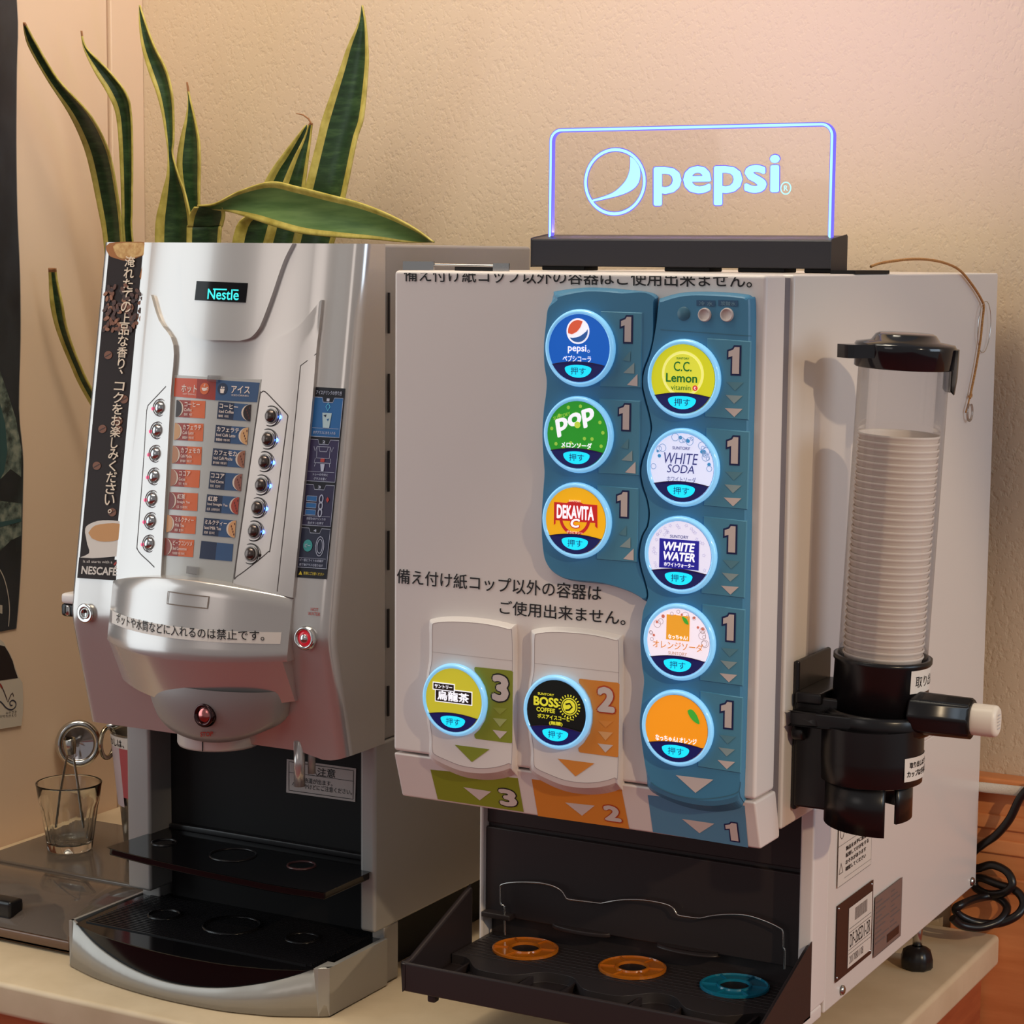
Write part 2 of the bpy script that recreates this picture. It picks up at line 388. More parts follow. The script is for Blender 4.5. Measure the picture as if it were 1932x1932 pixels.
# raised wings beside the menu
def wing(L, R):
    m_ = MB(); m_.ppx(CF, smooth(L, 4), smooth(R, 4), 40, 6, -.001, .0045, SILVER); return m_.build('side_wing', CM)
wing([(283, 556), (279, 590), (274, 640), (264, 760), (240, 930), (221, 1092)], [(285, 557), (300, 605), (327, 651), (322, 745), (312, 930), (303, 1090)])
wing([(605, 566), (560, 618), (502, 657), (492, 745), (464, 930), (440, 1101)], [(607, 566), (602, 618), (597, 660), (588, 770), (570, 950), (552, 1128)])
# shield shaped boss with the display
mb = MB()
SL = smooth([(338, 451), (340, 504), (345, 575), (351, 612), (358, 628), (369, 637), (388, 641.5)], 5)
SR = smooth([(552, 458.5), (534, 495), (511, 562), (494, 607), (485, 624), (472, 637), (452, 643)], 5)
L_, R2 = [[(a, min(b, .8152)) for a, b in [CF.hit(q, .007) for q in Q]] for Q in (SL, SR)]; mb.patch(CF, L_, R2, 40, 14, -.001, .007, SILVER)
boss = mb.build('display_boss', CM, bevel=.004, seg=3)
LCD = mat('lcd_letters', (40, 190, 190), .5, emit=(60, 215, 215), es=.9)
mb = MB(); mb.ppx(CF, [(371, 530), (367, 566)], [(467, 534), (463, 571)], 6, 8, .006, .0078, GLOSSBLACK)
disp = mb.build('display', CM)
mb = MB(); mb.text('Nestle', CF, (391, 564.5), (450, 566.5), (392.4, 544.5), .0081, LCD, .012)
mb.fpx([(402, 544.2), (428, 545), (428, 547.6), (402, 547)], CF, .0081, LCD); mb.fpx([(440, 546), (450, 546.5), (450, 549), (440, 548.5)], CF, .0081, LCD)
mb.build('display_letters', disp)

# menu window: header, drink cards
mb = MB(); mb.ppx(CF, [(328, 707), (303, 1086)], [(493, 716), (438, 1102)], 20, 8, -.001, .0006, mat('menu_backing', (176, 172, 168), .3, .2, coat=.3))
menu = mb.build('menu_panel', CM)
HOT1, HOT2 = mat('hot_red', (150, 46, 30), .35), mat('hot_orange', (206, 96, 44), .35)
ICE1, ICE2 = mat('ice_navy', (44, 52, 76), .35), mat('ice_blue', (58, 84, 122), .35)
LET = mat('card_letters', (228, 210, 200), .5); CRM = mat('cup_rim', (216, 196, 180), .5)
mb = MB(); o = .0009
mb.ppx(CF, [(330, 713), (328, 748)], [(372, 714.5), (370, 751.5)], 2, 4, o, o, mat('hot_header_orange', (196, 76, 42), .35)); mb.ppx(CF, [(372, 714.5), (370, 751.5)], [(408, 716.5), (406, 755)], 2, 4, o, o, HOT1)
mb.ppx(CF, [(408, 716.5), (406, 755)], [(490, 722), (485, 759)], 2, 6, o, o, ICE2)
o = .0012
mb.text('ホット', CF, (342, 740), (371, 741.5), (343, 725), o, LET, .02); mb.text('アイス', CF, (436, 741.5), (471, 743), (437, 727), o, LET, .02)
mb.text('HOT DRINKS', CF, (345, 744.5), (369, 745.8), (345, 741.6), o, LET); mb.text('ICED DRINKS', CF, (437, 746.8), (469, 748.6), (437, 743.6), o, LET)
h = CF.hit((387, 733)); mb.flat(ell(h[0], h[1], .0062, .0062), CF, o, HOT2); mb.flat(ell(h[0], h[1]+.0008, .0036, .0034, 14, PI, 2*PI), CF, o+.0002, LET); mb.line(ell(h[0]+.0036, h[1], .0014, .0014, 10), CF, o+.0002, .0006, LET)
mb.line([(h[0], h[1]+.002), (h[0]-.0008, h[1]+.003), (h[0]+.0004, h[1]+.004), (h[0], h[1]+.005)], CF, o+.0002, .0008, LET)
h = CF.hit((421, 733.5)); mb.flat(ell(h[0], h[1], .0062, .0062), CF, o, ICE1)
mb.flat([(h[0]-.0028, h[1]), (h[0]+.0028, h[1]), (h[0]+.002, h[1]-.0046), (h[0]-.002, h[1]-.0046)], CF, o+.0002, LET); mb.flat([(h[0]-.0022, h[1]+.0008), (h[0], h[1]+.0006), (h[0]-.0008, h[1]+.0034)], CF, o+.0002, LET); mb.flat([(h[0]+.0004, h[1]+.0006), (h[0]+.0028, h[1]+.001), (h[0]+.0016, h[1]+.003)], CF, o+.0002, LET)
mb.build('menu_header', menu)
Z = lambda p: (280+p[0]/4.71, 690+p[1]/4.71)
hotq = [((252, 303), (507, 313), (500, 468), (243, 455)), ((238, 508), (490, 515), (484, 672), (228, 660)), ((220, 710), (475, 722), (468, 882), (210, 868)), ((205, 918), (458, 930), (450, 1085), (195, 1070)), ((190, 1122), (440, 1134), (433, 1292), (178, 1275)), ((170, 1325), (425, 1340), (415, 1497), (160, 1480)), ((150, 1530), (407, 1548), (395, 1702), (140, 1685))]
coldq = [((622, 318), (915, 345), (905, 495), (608, 470)), ((600, 525), (890, 548), (878, 702), (585, 680)), ((575, 732), (862, 755), (850, 908), (560, 885)), ((548, 938), (835, 962), (822, 1115), (533, 1092)), ((522, 1142), (808, 1168), (795, 1322), (505, 1298)), ((495, 1350), (780, 1375), (768, 1530), (480, 1505)), ((470, 1555), (755, 1585), (742, 1738), (452, 1712))]
names = [('コーヒー', 'Coffee', '咖啡  커피'), ('カフェラテ', 'Café Latte', '拿鐵咖啡  카페 라떼'), ('カフェモカ', 'Café Mocha', '摩卡咖啡  카페 모카'), ('ココア', 'Cocoa', '可可  코코아'), ('紅茶', 'Straight Tea', '紅茶  스트레이트티'), ('ミルクティー', 'Milk Tea', '奶茶  밀크티'), ('ビーフコンソメ', 'Beef Consomme', '牛肉清湯  비프 콘소메')]
jw = [.6, .72, .74, .44, .32, .72, .74]
drinkc = [(46, 30, 28), (196, 146, 100), (176, 120, 84), (164, 104, 78), (128, 62, 60), (206, 150, 104), (140, 72, 64)]
icec = [(40, 28, 30), (206, 158, 110), (150, 98, 76), (140, 88, 76), (164, 66, 52), (208, 152, 104), None]
CQ = ['dark brown', 'pale tan', 'tan', 'cocoa brown', 'plum', 'cream', 'red brown']
def card(q, nm, w_, hot, dc):
    tl, tr, br, bl = [CF.hit(Z(p), .0009) for p in q]
    def P(u, v): return tuple((bl[k]*(1-u)+br[k]*u)*(1-v)+(tl[k]*(1-u)+tr[k]*u)*v for k in (0, 1))
    m_ = MB(); wd = br[0]-bl[0]; ht = tl[1]-bl[1]
    m_.patch(CF, [P(0, 1), P(0, 0)], [P(.5, 1), P(.5, 0)], 2, 3, .0009, .0009, HOT1 if hot else ICE1); m_.patch(CF, [P(.5, 1), P(.5, 0)], [P(1, 1), P(1, 0)], 2, 3, .0009, .0009, HOT2 if hot else ICE2)
    if dc:
        u0 = 0 if hot else 1; sg = 1 if hot else -1
        m_.flat([P(u0+sg*.27*math.cos(t), .5+.5*math.sin(t)) for t in [PI*(k/12-.5) for k in range(13)]], CF, .0012, CRM)
        m_.flat([P(u0+sg*.215*math.cos(t), .5+.5*math.sin(t)) for t in [PI*(k/12-.5) for k in range(13)]], CF, .0014, mat('drink_%d_%d_%d' % dc, dc, .4))
        if not hot:
            for k in range(5): m_.flat([P(u0-.03-.03*k % .12+.016*math.cos(t), .2+.15*k+.07*math.sin(t)) for t in [2*PI*j/8 for j in range(8)]], CF, .0016, mat('ice_speck', (92, 44, 40), .4))
    if nm:
        u = .31 if hot else .06; e = nm[1] if hot else 'Iced '+nm[1]
        for t, v0, v1, ww, bd in ((nm[0], .64, .92, w_, .02), (e, .37, .55, min(.66, .036*len(e)+.08), .012), (nm[2], .1, .26, .16+.026*len(nm[2]), .012)):
            p, p1, p2 = P(u, v0), P(u+ww*(.88 if hot else .95), v0), P(u, v1)
            m_.textq(t, CF, p, (p1[0]-p[0], p1[1]-p[1]), (p2[0]-p[0], p2[1]-p[1]), .0018, LET, bd)
    return m_.build('drink_card', menu)
for i in range(7): card(hotq[i], names[i], jw[i], True, drinkc[i])
for i in range(7): card(coldq[i], names[i] if i < 6 else None, jw[i], False, icec[i])
clip = clear('clear_clip', (.8, .78, .78), .15)
MB().ppx(CF, [(392, 708), (390, 719)], [(413, 709), (411, 721)], 2, 2, .0006, .004, clip).build('menu_clip', menu); MB().ppx(CF, [(352, 1068), (351, 1082)], [(372, 1071), (371, 1085)], 2, 2, .0006, .005, clip).build('menu_clip', menu)

# selection buttons with indicator lights
Lb = [(302.3, 769), (297.5, 812), (294.3, 856), (292, 898.8), (287.9, 941.5), (285.6, 983), (282.4, 1025.5)]
Rb = [(511, 785), (505, 828.4), (498.7, 871), (492.3, 915), (485.5, 958), (479, 1001.7), (472.8, 1045)]
BTNL, BTNR = mat('chrome_button', (190, 190, 192), .18, 1.), mat('dark_chrome_button', (96, 86, 82), .25, .9)
LEDR, LEDB, LEDO = mat('red_led', (230, 90, 110), .4, emit=(255, 60, 110), es=1.6), mat('blue_led', (120, 160, 255), .4, emit=(60, 110, 255), es=11), mat('unlit_led', (70, 64, 62), .2, .8)
def sbutton(p, right, i):
    a, b = CF.hit(p, .0045); base = CF.pos(a, b, .0045); ax = Vector((0, -1, .16)).normalized()
    r = .0066 if right else .0062
    m_ = MB(); m_.lathe([(r*math.cos(t), .0042*math.sin(t)+.001) for t in [PI/2*k/6 for k in range(7)]], base, BTNR if right else BTNL, ax, 24)
    bt = m_.build('push_button', CM)
    m_ = MB(); R0 = .0106 if right else .0092
    m_.lathe([(R0-.0006, .0002), (R0-.0003, .0010), (R0+.0003, .0010), (R0+.0006, .0002)], base, INK if right else DARKGAP, ax, 30); m_.lathe([(r+.0002, .0004), (r+.0008, .0014), (r+.0016, .0004)], base, SILVER_S, ax, 30)
    m_.build('button_ring', bt)
    lp = CF.pos(*CF.hit((p[0]+(17 if right else -13.4), p[1]+2), .0045), .0045)
    m_ = MB(); lit = right and i < 6
    m_.lathe([(.0021*math.cos(t), .0019*math.sin(t)) for t in [PI/2*k/4 for k in range(5)]], lp, LEDB if lit else LEDO if right else LEDR, ax, 14)
    m_.build('indicator_light', bt, label='glowing blue light' if lit else 'unlit chrome dot' if right else 'small red light')
for i, p in enumerate(Lb): sbutton(p, False, i)
for i, p in enumerate(Rb): sbutton(p, True, i)
GR = mat('panel_groove', (70, 62, 60), .5)
mb = MB(); o = .0046
mb.lpx(smooth([(447.7, 1087), (443, 1083), (458, 975), (474, 860), (490, 750), (493, 741), (500, 739), (518, 757), (539, 779), (543, 786), (541, 800), (525, 925), (510, 1032), (506, 1041), (480, 1063)], 4, True), CF, o, .0011, GR, True)
mb.build('panel_groove', CM); mb = MB()
mb.lpx(smooth([(313, 729), (296, 747), (279, 765)], 2)+smooth([(276.5, 775), (270, 880), (259, 1022), (258.5, 1034), (265, 1045), (280, 1059), (291, 1070)], 4), CF, o, .0012, GR)
mb.build('panel_groove', CM); mb = MB()
mb.lpx([(597, 667), (567, 690), (546, 900), (523, 1116)], CF, o, .0009, GR)
mb.build('panel_groove', CM)

# curved fascia below the menu, in an upper and a lower band
xs = [XC-HW+2*HW*k/36 for k in range(37)]
def band(name, rowsf, m_, close):
    b_ = MB(); R0 = [[Vector((x, y, z)) for x, y, z in row] for row in rowsf]; k = len(R0[0])
    vs = [p for row in R0 for p in row]
    b_.add(vs, [(i*k+j, (i+1)*k+j, (i+1)*k+j+1, i*k+j+1) for i in range(len(R0)-1) for j in range(k-1)], m_, True)
    rim = R0[0]+[r[-1] for r in R0[1:]]+R0[-1][-2::-1]+[r[0] for r in R0[-2:0:-1]]; q = len(rim)
    b_.add(rim+[Vector((p.x, close, p.z)) for p in rim], [(i, (i+1) % q, q+(i+1) % q, q+i) for i in range(q)], m_)
    return b_.build(name, CM)
band('upper_fascia', [[(x, Yfu(x, fz(x))+.002, fz(x)) for x in xs]]+[[(x, Yfu(x, z), z) for x, z in [(x, fz(x)-.001+(fmz(x)-fz(x)+.001)*k/6) for x in xs]] for k in range(7)]+[[(x, Yfu(x, fmz(x))+.001, fmz(x)-.0016) for x in xs]], SILVER, .12)
xs2 = [XC-(HW-.004)+2*(HW-.004)*k/36 for k in range(37)]
band('lower_fascia', [[(x, FL.f(x, z), z) for x, z in [(x, fmz(x)-.0012+(fbz(x)-fmz(x)+.0012)*k/5) for x in xs2]] for k in range(6)], SILVER, .13)
mb = MB(); mb.ppx(FU, [(212, 1152), (211, 1175)], [(531, 1193), (529, 1215)], 2, 24, .0004, .0004, PAPER)
mb.text('ポットや水筒などに入れるのは禁止です。', FU, (219, 1174.5), (499, 1209), (220, 1155), .0008, INK, .006)
mb.build('notice_strip', CM, label='white tape strip with black handwriting style print')
mb = MB(); mb.lpx([(317, 1116), (394, 1126), (391, 1148), (315, 1139)], FU, .0010, .0012, mat('frame_line', (120, 104, 92), .4), True); mb.build('frame_mark', CM)

# drum with the stop button, dispensing head
DC, DW = -.2855, .092
def drumrow(k):
    out = []
    for j in range(33):
        t = -1+2*j/32; q = math.sqrt(max(0, 1-t*t)); zt = .345; zb = .330-.046*q
        z = zt+(zb-zt)*k/8; s_ = (k/8)
        out.append((DC+DW*t*(1-.03*s_*s_), .108-.052*q+.018*s_*s_*q, z))
    return out
b_ = MB(); R0 = [drumrow(k) for k in range(9)]; R0.append([(x, .16, z+.004) for x, y, z in R0[-1]]); k = 33
b_.add([p for r in R0 for p in r], [(i*k+j, (i+1)*k+j, (i+1)*k+j+1, i*k+j+1) for i in range(len(R0)-1) for j in range(k-1)], SILVER_S, True)
drum = b_.build('mixing_drum', CM)
mb = MB(); nx, ny = -.303, .126
mb.lathe([(.043, .050), (.0450, .034), (.0455, .003), (.0440, 0), (0, 0)], (nx, ny, .2705), mat('satin_silver', (206, 202, 198), .35, .3), n=48)
mb.tube([(nx+.011, ny-.0447, .2715), (nx+.011, ny-.0444, .318)], .0006, INK, 6)
mb.build('dispensing_head', CM)
mb = MB(); hs = at((565, 1418), 'Y', .125); mb.cyl((hs.x, .125, .236), (0, 0, 1), .0062, .05, SILVER, 16); mb.cyl((hs.x+.011, .132, .250), (0, 0, 1), .0042, .036, SILVER_S, 14); mb.build('hot_water_spout', CM)
mb = MB(); mb.box(X0+.05, X1-.03, .125, .2, .276, .345, SILVER_S); mb.build('head_housing', CM, bevel=.006)
def round_button(p, surf, ring, cap, r, name, label=None):
    c = surf.pos(*surf.hit(p), 0); ax = Vector((0, -1, .06)).normalized(); m_ = MB()
    m_.lathe([(r*.62, .0005), (r*.7, .004), (r*.86, .0052), (r, .003), (r*1.04, -.002)], c, ring, ax, 36)
    bt = m_.build(name, CM, label=label)
    m_ = MB(); m_.lathe([(r*.66*math.cos(t), .0015+.0026*math.sin(t)) for t in [PI/2*k/6 for k in range(7)]], c, cap, ax, 30); m_.build('button_cap', bt); return bt
REDGLOW = mat('red_lit_ring', (190, 30, 44), .25, emit=(220, 24, 44), es=.35, coat=.5)
ROSE = mat('rose_chrome', (196, 120, 116), .15, 1.)
DCH = mat('dark_chrome', (74, 54, 54), .12, 1.)
hb = round_button((577, 1204), COL, CHROME, REDGLOW, .0125, 'hot_water_button', 'red lit button in a chrome ring')
c = COL.pos(*COL.hit((577, 1204)), .0035); MB().lathe([(.0048*math.cos(t), .0018*math.sin(t)) for t in [PI/2*k/5 for k in range(6)]], c, CHROME, (0, -1, .06), 22).build('button_dome', hb)
def dsf(a, b):
    q = math.sqrt(max(0, 1-((a-DC)/DW)**2)); t = max(0, min(1, (.345-b)/(.015+.046*q)))
    return .108-.052*q+.018*t*t*q
DS = Surf('Y', dsf)
round_button((387, 1349), DS, DCH, ROSE, .0128, 'stop_button', 'stop button with dark chrome ring and rosy cap')
mb = MB(); mb.text('STOP', DS, (378, 1390), (401.5, 1389), (378, 1381), .0014, RED, .03)
mb.text('HOT', COL, (586, 1152.5), (600, 1154), (586.5, 1146), .0006, RED); mb.text('WATER', COL, (580.5, 1160.5), (603.5, 1162.5), (581, 1154), .0006, RED); mb.build('red_lettering', CM)
c = COL.pos(*COL.hit((163, 1157)), 0)
mb = MB(); ax = (0, -1, 0); mb.lathe([(.0088, -.003), (.0108, .001), (.0112, .0028), (.0098, .0036), (.0062, .0022), (.006, .0022)], c, CHROME, ax, 34); kl = mb.build('key_lock', CM)
mb = MB(); mb.lathe([(.0062, .0022), (.0060, .0034), (.0044, .0036), (.0042, .0022), (0, .0022)], c, STEEL, ax, 26); mb.box(c.x-.0007, c.x+.0007, c.y-.0042, c.y-.003, c.z+.001, c.z+.005, INK); mb.build('key_slot', kl)

# banner strip on the left column
mb = MB(); BA = mat('banner_dark', (40, 28, 26), .5, spec=.25)
tl, tr, bl, br = [COL.hit(p) for p in ((208, 451), (290, 456), (147, 1090), (228, 1095.5))]; tl, tr = (tl[0], .8148), (tr[0], .8148)
def BP(u, v): return tuple((bl[k]*(1-u)+br[k]*u)*(1-v)+(tl[k]*(1-u)+tr[k]*u)*v for k in (0, 1))
mb.patch(COL, [BP(0, 1), BP(0, 0)], [BP(1, 1), BP(1, 0)], 30, 3, .0003, .0003, BA)
SACK, SACK2 = mat('sack_tan', (200, 158, 96), .6), mat('sack_brown', (158, 98, 48), .6)
noise_colour(SACK, [(.3, (176, 124, 66)), (.7, (214, 176, 116))], 160, 3)
mb.flat([BP(*p) for p in smooth([(0, 1), (1, 1), (1, .965), (.98, .955), (.92, .968), (.7, .958), (.45, .947), (.2, .953), (0, .965)], 3, True)], COL, .0005, SACK2)
mb.flat([BP(*p) for p in smooth([(.15, .998), (.97, .998), (.9, .972), (.6, .957), (.35, .953), (.18, .965)], 3, True)], COL, .0007, SACK)
mb.flat([BP(*p) for p in [(1, .96), (1, .80), (.9, .815), (.86, .85), (.9, .87), (.76, .90), (.8, .93), (.86, .955)]], COL, .0006, SACK2)
mb.flat([BP(*p) for p in [(.99, .955), (.99, .90), (.93, .905), (.88, .93), (.9, .952)]], COL, .0008, SACK); mb.flat([BP(*p) for p in [(.99, .885), (.99, .815), (.93, .83), (.9, .855), (.93, .875)]], COL, .0008, SACK)
BE = [mat('bean_%d' % k, c, .5) for k, c in enumerate([(92, 54, 38), (120, 72, 48), (74, 44, 36), (146, 94, 66), (60, 36, 30)])]
for k in range(120):
    u, v = rnd.uniform(.03, .95), rnd.uniform(.74, .875)
    if v > .85 and u > .75: continue
    a = rnd.uniform(0, PI); rx, ry = .0034, .0021; c = BP(u, v); m_ = BE[k % 5]
    mb.flat([(c[0]+rx*math.cos(t)*math.cos(a)-ry*math.sin(t)*math.sin(a), c[1]+rx*math.cos(t)*math.sin(a)+ry*math.sin(t)*math.cos(a)) for t in [2*PI*j/10 for j in range(10)]], COL, .0009+.00001*k, m_)
for u, v in ((.22, .665), (.68, .535), (.6, .47), (.62, .445), (.25, .445), (.2, .335), (.66, .2)):
    c = BP(u, v); mb.flat(ell(c[0], c[1], .0058, .0046, 16), COL, .0009, BE[1]); mb.line([(c[0]-.004, c[1]-.002), (c[0], c[1]), (c[0]+.004, c[1]+.002)], COL, .0011, .0009, BE[4])
CUPW, COFF = mat('cup_print', (214, 202, 192), .5), mat('coffee_print', (196, 140, 84), .5)
mb.flat([BP(*p) for p in smooth([(.08, .135), (.1, .155), (.35, .172), (.7, .176), (.98, .172)], 3)+[(.99, .075)]+smooth([(.9, .072), (.5, .064), (.0, .058), (.22, .075), (.16, .1)], 3)], COL, .0010, CUPW)
mb.flat([BP(*p) for p in smooth([(.16, .135), (.3, .158), (.7, .168), (.99, .165)], 3)+smooth([(.99, .128), (.75, .115), (.45, .112), (.25, .12)], 3)], COL, .0012, COFF)
mb.flat([BP(*p) for p in [(0, .061), (1, .061), (1, .0), (0, .0)]], COL, .0013, BA)
mb.text('NESCAFÉ', COL, (153, 1083), (220, 1086.5), (155, 1064), .0016, CUPW, .03); mb.text('It all starts with a', COL, (157, 1061.5), (212, 1063), (157, 1056.5), .0016, CUPW)
mb.fpx([(214, 1064.5), (219, 1059), (220, 1063), (216, 1067)], COL, .0017, RED)
ban = mb.build('banner', CM, label='tall dark banner with coffee beans and a cup')
mb = MB(); chars = '淹れたての上品な香り、コクをお楽しみください。'; CRL = mat('cream_letters', (226, 204, 180), .5)
for i, ch in enumerate(chars):
    t = i/(len(chars)-1); cx, cy = 245-40*t, 493+471*t; hw = 9.6; hh = 10.2
    if ch in '、。': cx += 2; cy -= 6 if ch == '、' else 0; hw, hh = 3.5, 4
    if ch in 'しくり': hw = 6.5
    if ch in 'コ': hh = 8
    mb.text(ch, COL, (cx-hw-1, cy+hh), (cx+hw-1, cy+hh+.8), (cx-hw+1, cy-hh), .0018, CRL, .012)
mb.build('banner_text', ban)

# instruction strip on the right column
mb = MB(); tl, tr, bl, br = [COL.hit(p) for p in ((593, 730), (652, 733), (556.5, 1089), (616.5, 1093))]
mb.patch(COL, [BP(0, 1), BP(0, 0)], [BP(1, 1), BP(1, 0)], 20, 2, .0003, .0003, mat('strip_black', (24, 22, 30), .3))
PB = [mat('strip_blue', (34, 92, 150), .35), mat('strip_purple', (48, 38, 74), .35), mat('strip_violet', (42, 36, 66), .35), mat('strip_dark', (34, 36, 58), .35)]
SLN = mat('strip_lines', (176, 180, 200), .5); YEL = mat('strip_yellow', (206, 182, 50), .5)
for k, (v1, v0) in enumerate(((.948, .742), (.727, .508), (.49, .276), (.262, .055))):
    mb.patch(COL, [BP(.03, v1), BP(.03, v0)], [BP(.97, v1), BP(.97, v0)], 8, 2, .0006, .0006, PB[k])
    mb.line([BP(*p) for p in ((.03, v1), (.3, v1), (.35, v1-.025), (.65, v1-.025), (.7, v1), (.97, v1), (.97, v0), (.03, v0))], COL, .0009, .0005, SLN, True)
    mb.flat([BP(*p) for p in ((.32, v1), (.36, v1-.022), (.64, v1-.022), (.68, v1))], COL, .0010, mat('strip_black'))
    c, c1, c2 = BP(.46, v1-.019), BP(.55, v1-.019), BP(.46, v1-.004); mb.textq(str(k+1), COL, c, (c1[0]-c[0], c1[1]-c[1]), (c2[0]-c[0], c2[1]-c[1]), .0013, SLN, .03)
    vl = v0+.05 if k else v0+.045
    mb.line([BP(.08, vl), BP(.92, vl)], COL, .0009, .0003, SLN)
def stx(t, u0, u1, v0, v1, m_=SLN):
    c, c1, c2 = BP(u0, v0), BP(u1, v0), BP(u0, v1); mb.textq(t, COL, c, (c1[0]-c[0], c1[1]-c[1]), (c2[0]-c[0], c2[1]-c[1]), .0013, m_, .012)
stx('アイスドリンクの作り方', .1, .92, .962, .985); stx('まずグラスに氷を入れる', .14, .84, .756, .772)
stx('トレーの中央に', .26, .74, .537, .551); stx('グラスを置く', .3, .7, .515, .529); stx('お好みのドリンクの', .2, .8, .305, .319); stx('右ボタンを押す', .25, .75, .283, .297)
stx('ピー音とライトの点滅が', .12, .86, .087, .101); stx('終了後グラスを取り出す', .12, .86, .063, .077); stx('熱湯にご注意ください', .28, .92, .018, .034, YEL)
mb.flat([BP(*p) for p in ((.12, .016), (.24, .016), (.18, .036))], COL, .0012, YEL)
c = BP(.52, .9); mb.line([(c[0], c[1]+.004), (c[0]+.0026, c[1]), (c[0], c[1]-.004), (c[0]-.0026, c[1])], COL, .0012, .0008, mat('ice_line', (90, 190, 220), .4), True)
mb.flat([BP(*p) for p in ((.36, .868), (.66, .868), (.62, .79), (.42, .79))], COL, .0011, mat('glass_print', (170, 190, 196), .4)); mb.flat([BP(*p) for p in ((.4, .855), (.5, .86), (.48, .845))], COL, .0013, PB[3]); mb.flat([BP(*p) for p in ((.52, .835), (.6, .84), (.56, .825))], COL, .0013, PB[0])
for L_ in ([(.2, .69), (.25, .665), (.3, .69), (.72, .69), (.78, .665), (.82, .69)], [(.3, .69), (.32, .63), (.72, .63), (.72, .69)], [(.36, .69), (.4, .665), (.62, .665), (.66, .69)], [(.28, .63), (.26, .605), (.78, .605), (.76, .63)], [(.3, .605), (.28, .585)], [(.74, .605), (.76, .585)]): mb.line([BP(*p) for p in L_], COL, .0011, .0005, SLN)
mb.flat([BP(*p) for p in ((.46, .6), (.6, .6), (.58, .562), (.5, .562))], COL, .0013, SLN); mb.flat([BP(*p) for p in ((.45, .628), (.58, .628), (.58, .61), (.45, .61))], COL, .0012, RED)
for k in range(3):
    v = .43-.036*k; mb.flat([BP(*p) for p in ((.14, v), (.46, v), (.46, v-.026), (.14, v-.026))], COL, .0011, PB[0]); mb.line([BP(*p) for p in ((.14, v), (.46, v), (.46, v-.026), (.14, v-.026))], COL, .0013, .0004, SLN, True)
    c = BP(.6, v-.013); mb.line(ell(c[0], c[1], .0022, .0042, 14), COL, .0013, .0011, SLN, True)
c = BP(.8, .415); mb.flat([(c[0]-.002, c[1]), (c[0], c[1]+.003), (c[0]+.002, c[1]), (c[0], c[1]-.003)], COL, .0013, RED)
c = BP(.32, .17); mb.flat(ell(c[0], c[1], .0058, .0062, 18), COL, .0011, mat('balloon_teal', (52, 140, 140), .4)); mb.textb('ピー', COL, c[0]-.0035, c[1]-.0018, c[0]+.0035, c[1]+.002, .0014, SLN, .02)
c = BP(.7, .17); mb.line(ell(c[0], c[1], .0050, .0100, 20), COL, .0012, .0007, SLN, True); mb.line(ell(c[0], c[1], .0033, .0072, 20), COL, .0012, .0007, SLN, True)
mb.build('instruction_strip', CM, label='dark strip of four numbered iced drink steps')

# small catch on the left flank
mb = MB(); mb.box(X0-.022, X0+.001, .10, .15, .412, .424, WHITE2); mb.box(X0-.024, X0+.001, .102, .148, .397, .412, BLACK); mb.box(X0-.017, X0-.010, .099, .11, .398, .411, CHROME)
mb.build('side_catch', CM, bevel=.004)

# warning label in the recess
BK = Surf('Y', .2216)
mb = MB(); W = [(541, 1432), (672, 1450), (670, 1513), (540, 1495)]
mb.fpx(W, BK, .0004, mat('grey_label', (176, 166, 162), .5))
mb.lpx([(545, 1437), (667, 1454), (666, 1508), (545, 1491)], BK, .0006, .0008, INK, True); mb.lpx([(545, 1457), (666, 1474)], BK, .0006, .0006, INK)
mb.text('注意', BK, (598, 1464), (632, 1468), (599, 1448), .0008, INK, .01); mb.text('熱湯が出ます。', BK, (573, 1477), (627, 1484), (573, 1467), .0008, INK, .005); mb.text('やけどにご注意ください。', BK, (573, 1488), (664, 1500), (573, 1478), .0008, INK, .005)
mb.lpx([(581, 1462), (598, 1464), (590, 1446)], BK, .0008, .0007, INK, True); mb.lpx([(551, 1481), (569, 1483), (560, 1467)], BK, .0008, .0007, INK, True); mb.lpx([(590, 1452), (590, 1459)], BK, .0008, .0008, INK)
mb.build('warning_label', CM, label='grey caution label behind the spout')

# cup shelf and drip tray
def arc_front(a, b, c, x0, x1, n=24):
    return [(x0+(x1-x0)*k/n, a*(1-k/n)**2+b*2*(k/n)*(1-k/n)+c*(k/n)**2) for k in range(n+1)]
sh = smooth([(-.450, .1145), (-.40, .106), (-.33, .098), (-.26, .093), (-.20, .090), (-.1435, .094)], 4)
mb = MB(); mb.prism(sh+[(-.1435, .221), (-.443, .221)], 'Z', .1255, .135, GLOSSBLACK); mb.box(-.44, -.16, .214, .2215, .134, .142, BLACK)
shelf = mb.build('cup_shelf', CM, bevel=.002)
SHT = Surf('Z', .135)
mb = MB()
for p, r in (((569, 1633), .0155), ((440, 1613), .026), ((310, 1590), .014)):
    c = SHT.pos(*SHT.hit(p)); mb = MB(); mb.lathe([(r-.0012, 0), (r-.0006, .0014), (r+.0006, .0014), (r+.0012, 0)], c, BLACK if r != .0155 else mat('dark_red_plastic', (74, 44, 44), .25), n=32); mb.build('cup_ring', shelf)
front = smooth([(-.4800, .0800), (-.4500, .0685), (-.4222, .0595), (-.3750, .0497), (-.3254, .0444), (-.2850, .0440), (-.2423, .0470), (-.2100, .0545), (-.1843, .0622), (-.1445, .0832), (-.1352, .0905)], 4)
BASES = mat('base_silver', (166, 162, 156), .32, .3, coat=.15)
def swz(x):
    t = (x-X0)/(X1-X0); return .054-.034*math.sin(PI*min(1, max(0, (t-.03)/.93)))**.8 if .03 < t < .96 else .054
mb = MB(); k = len(front); inn = [(x, y+.004) for x, y in front]
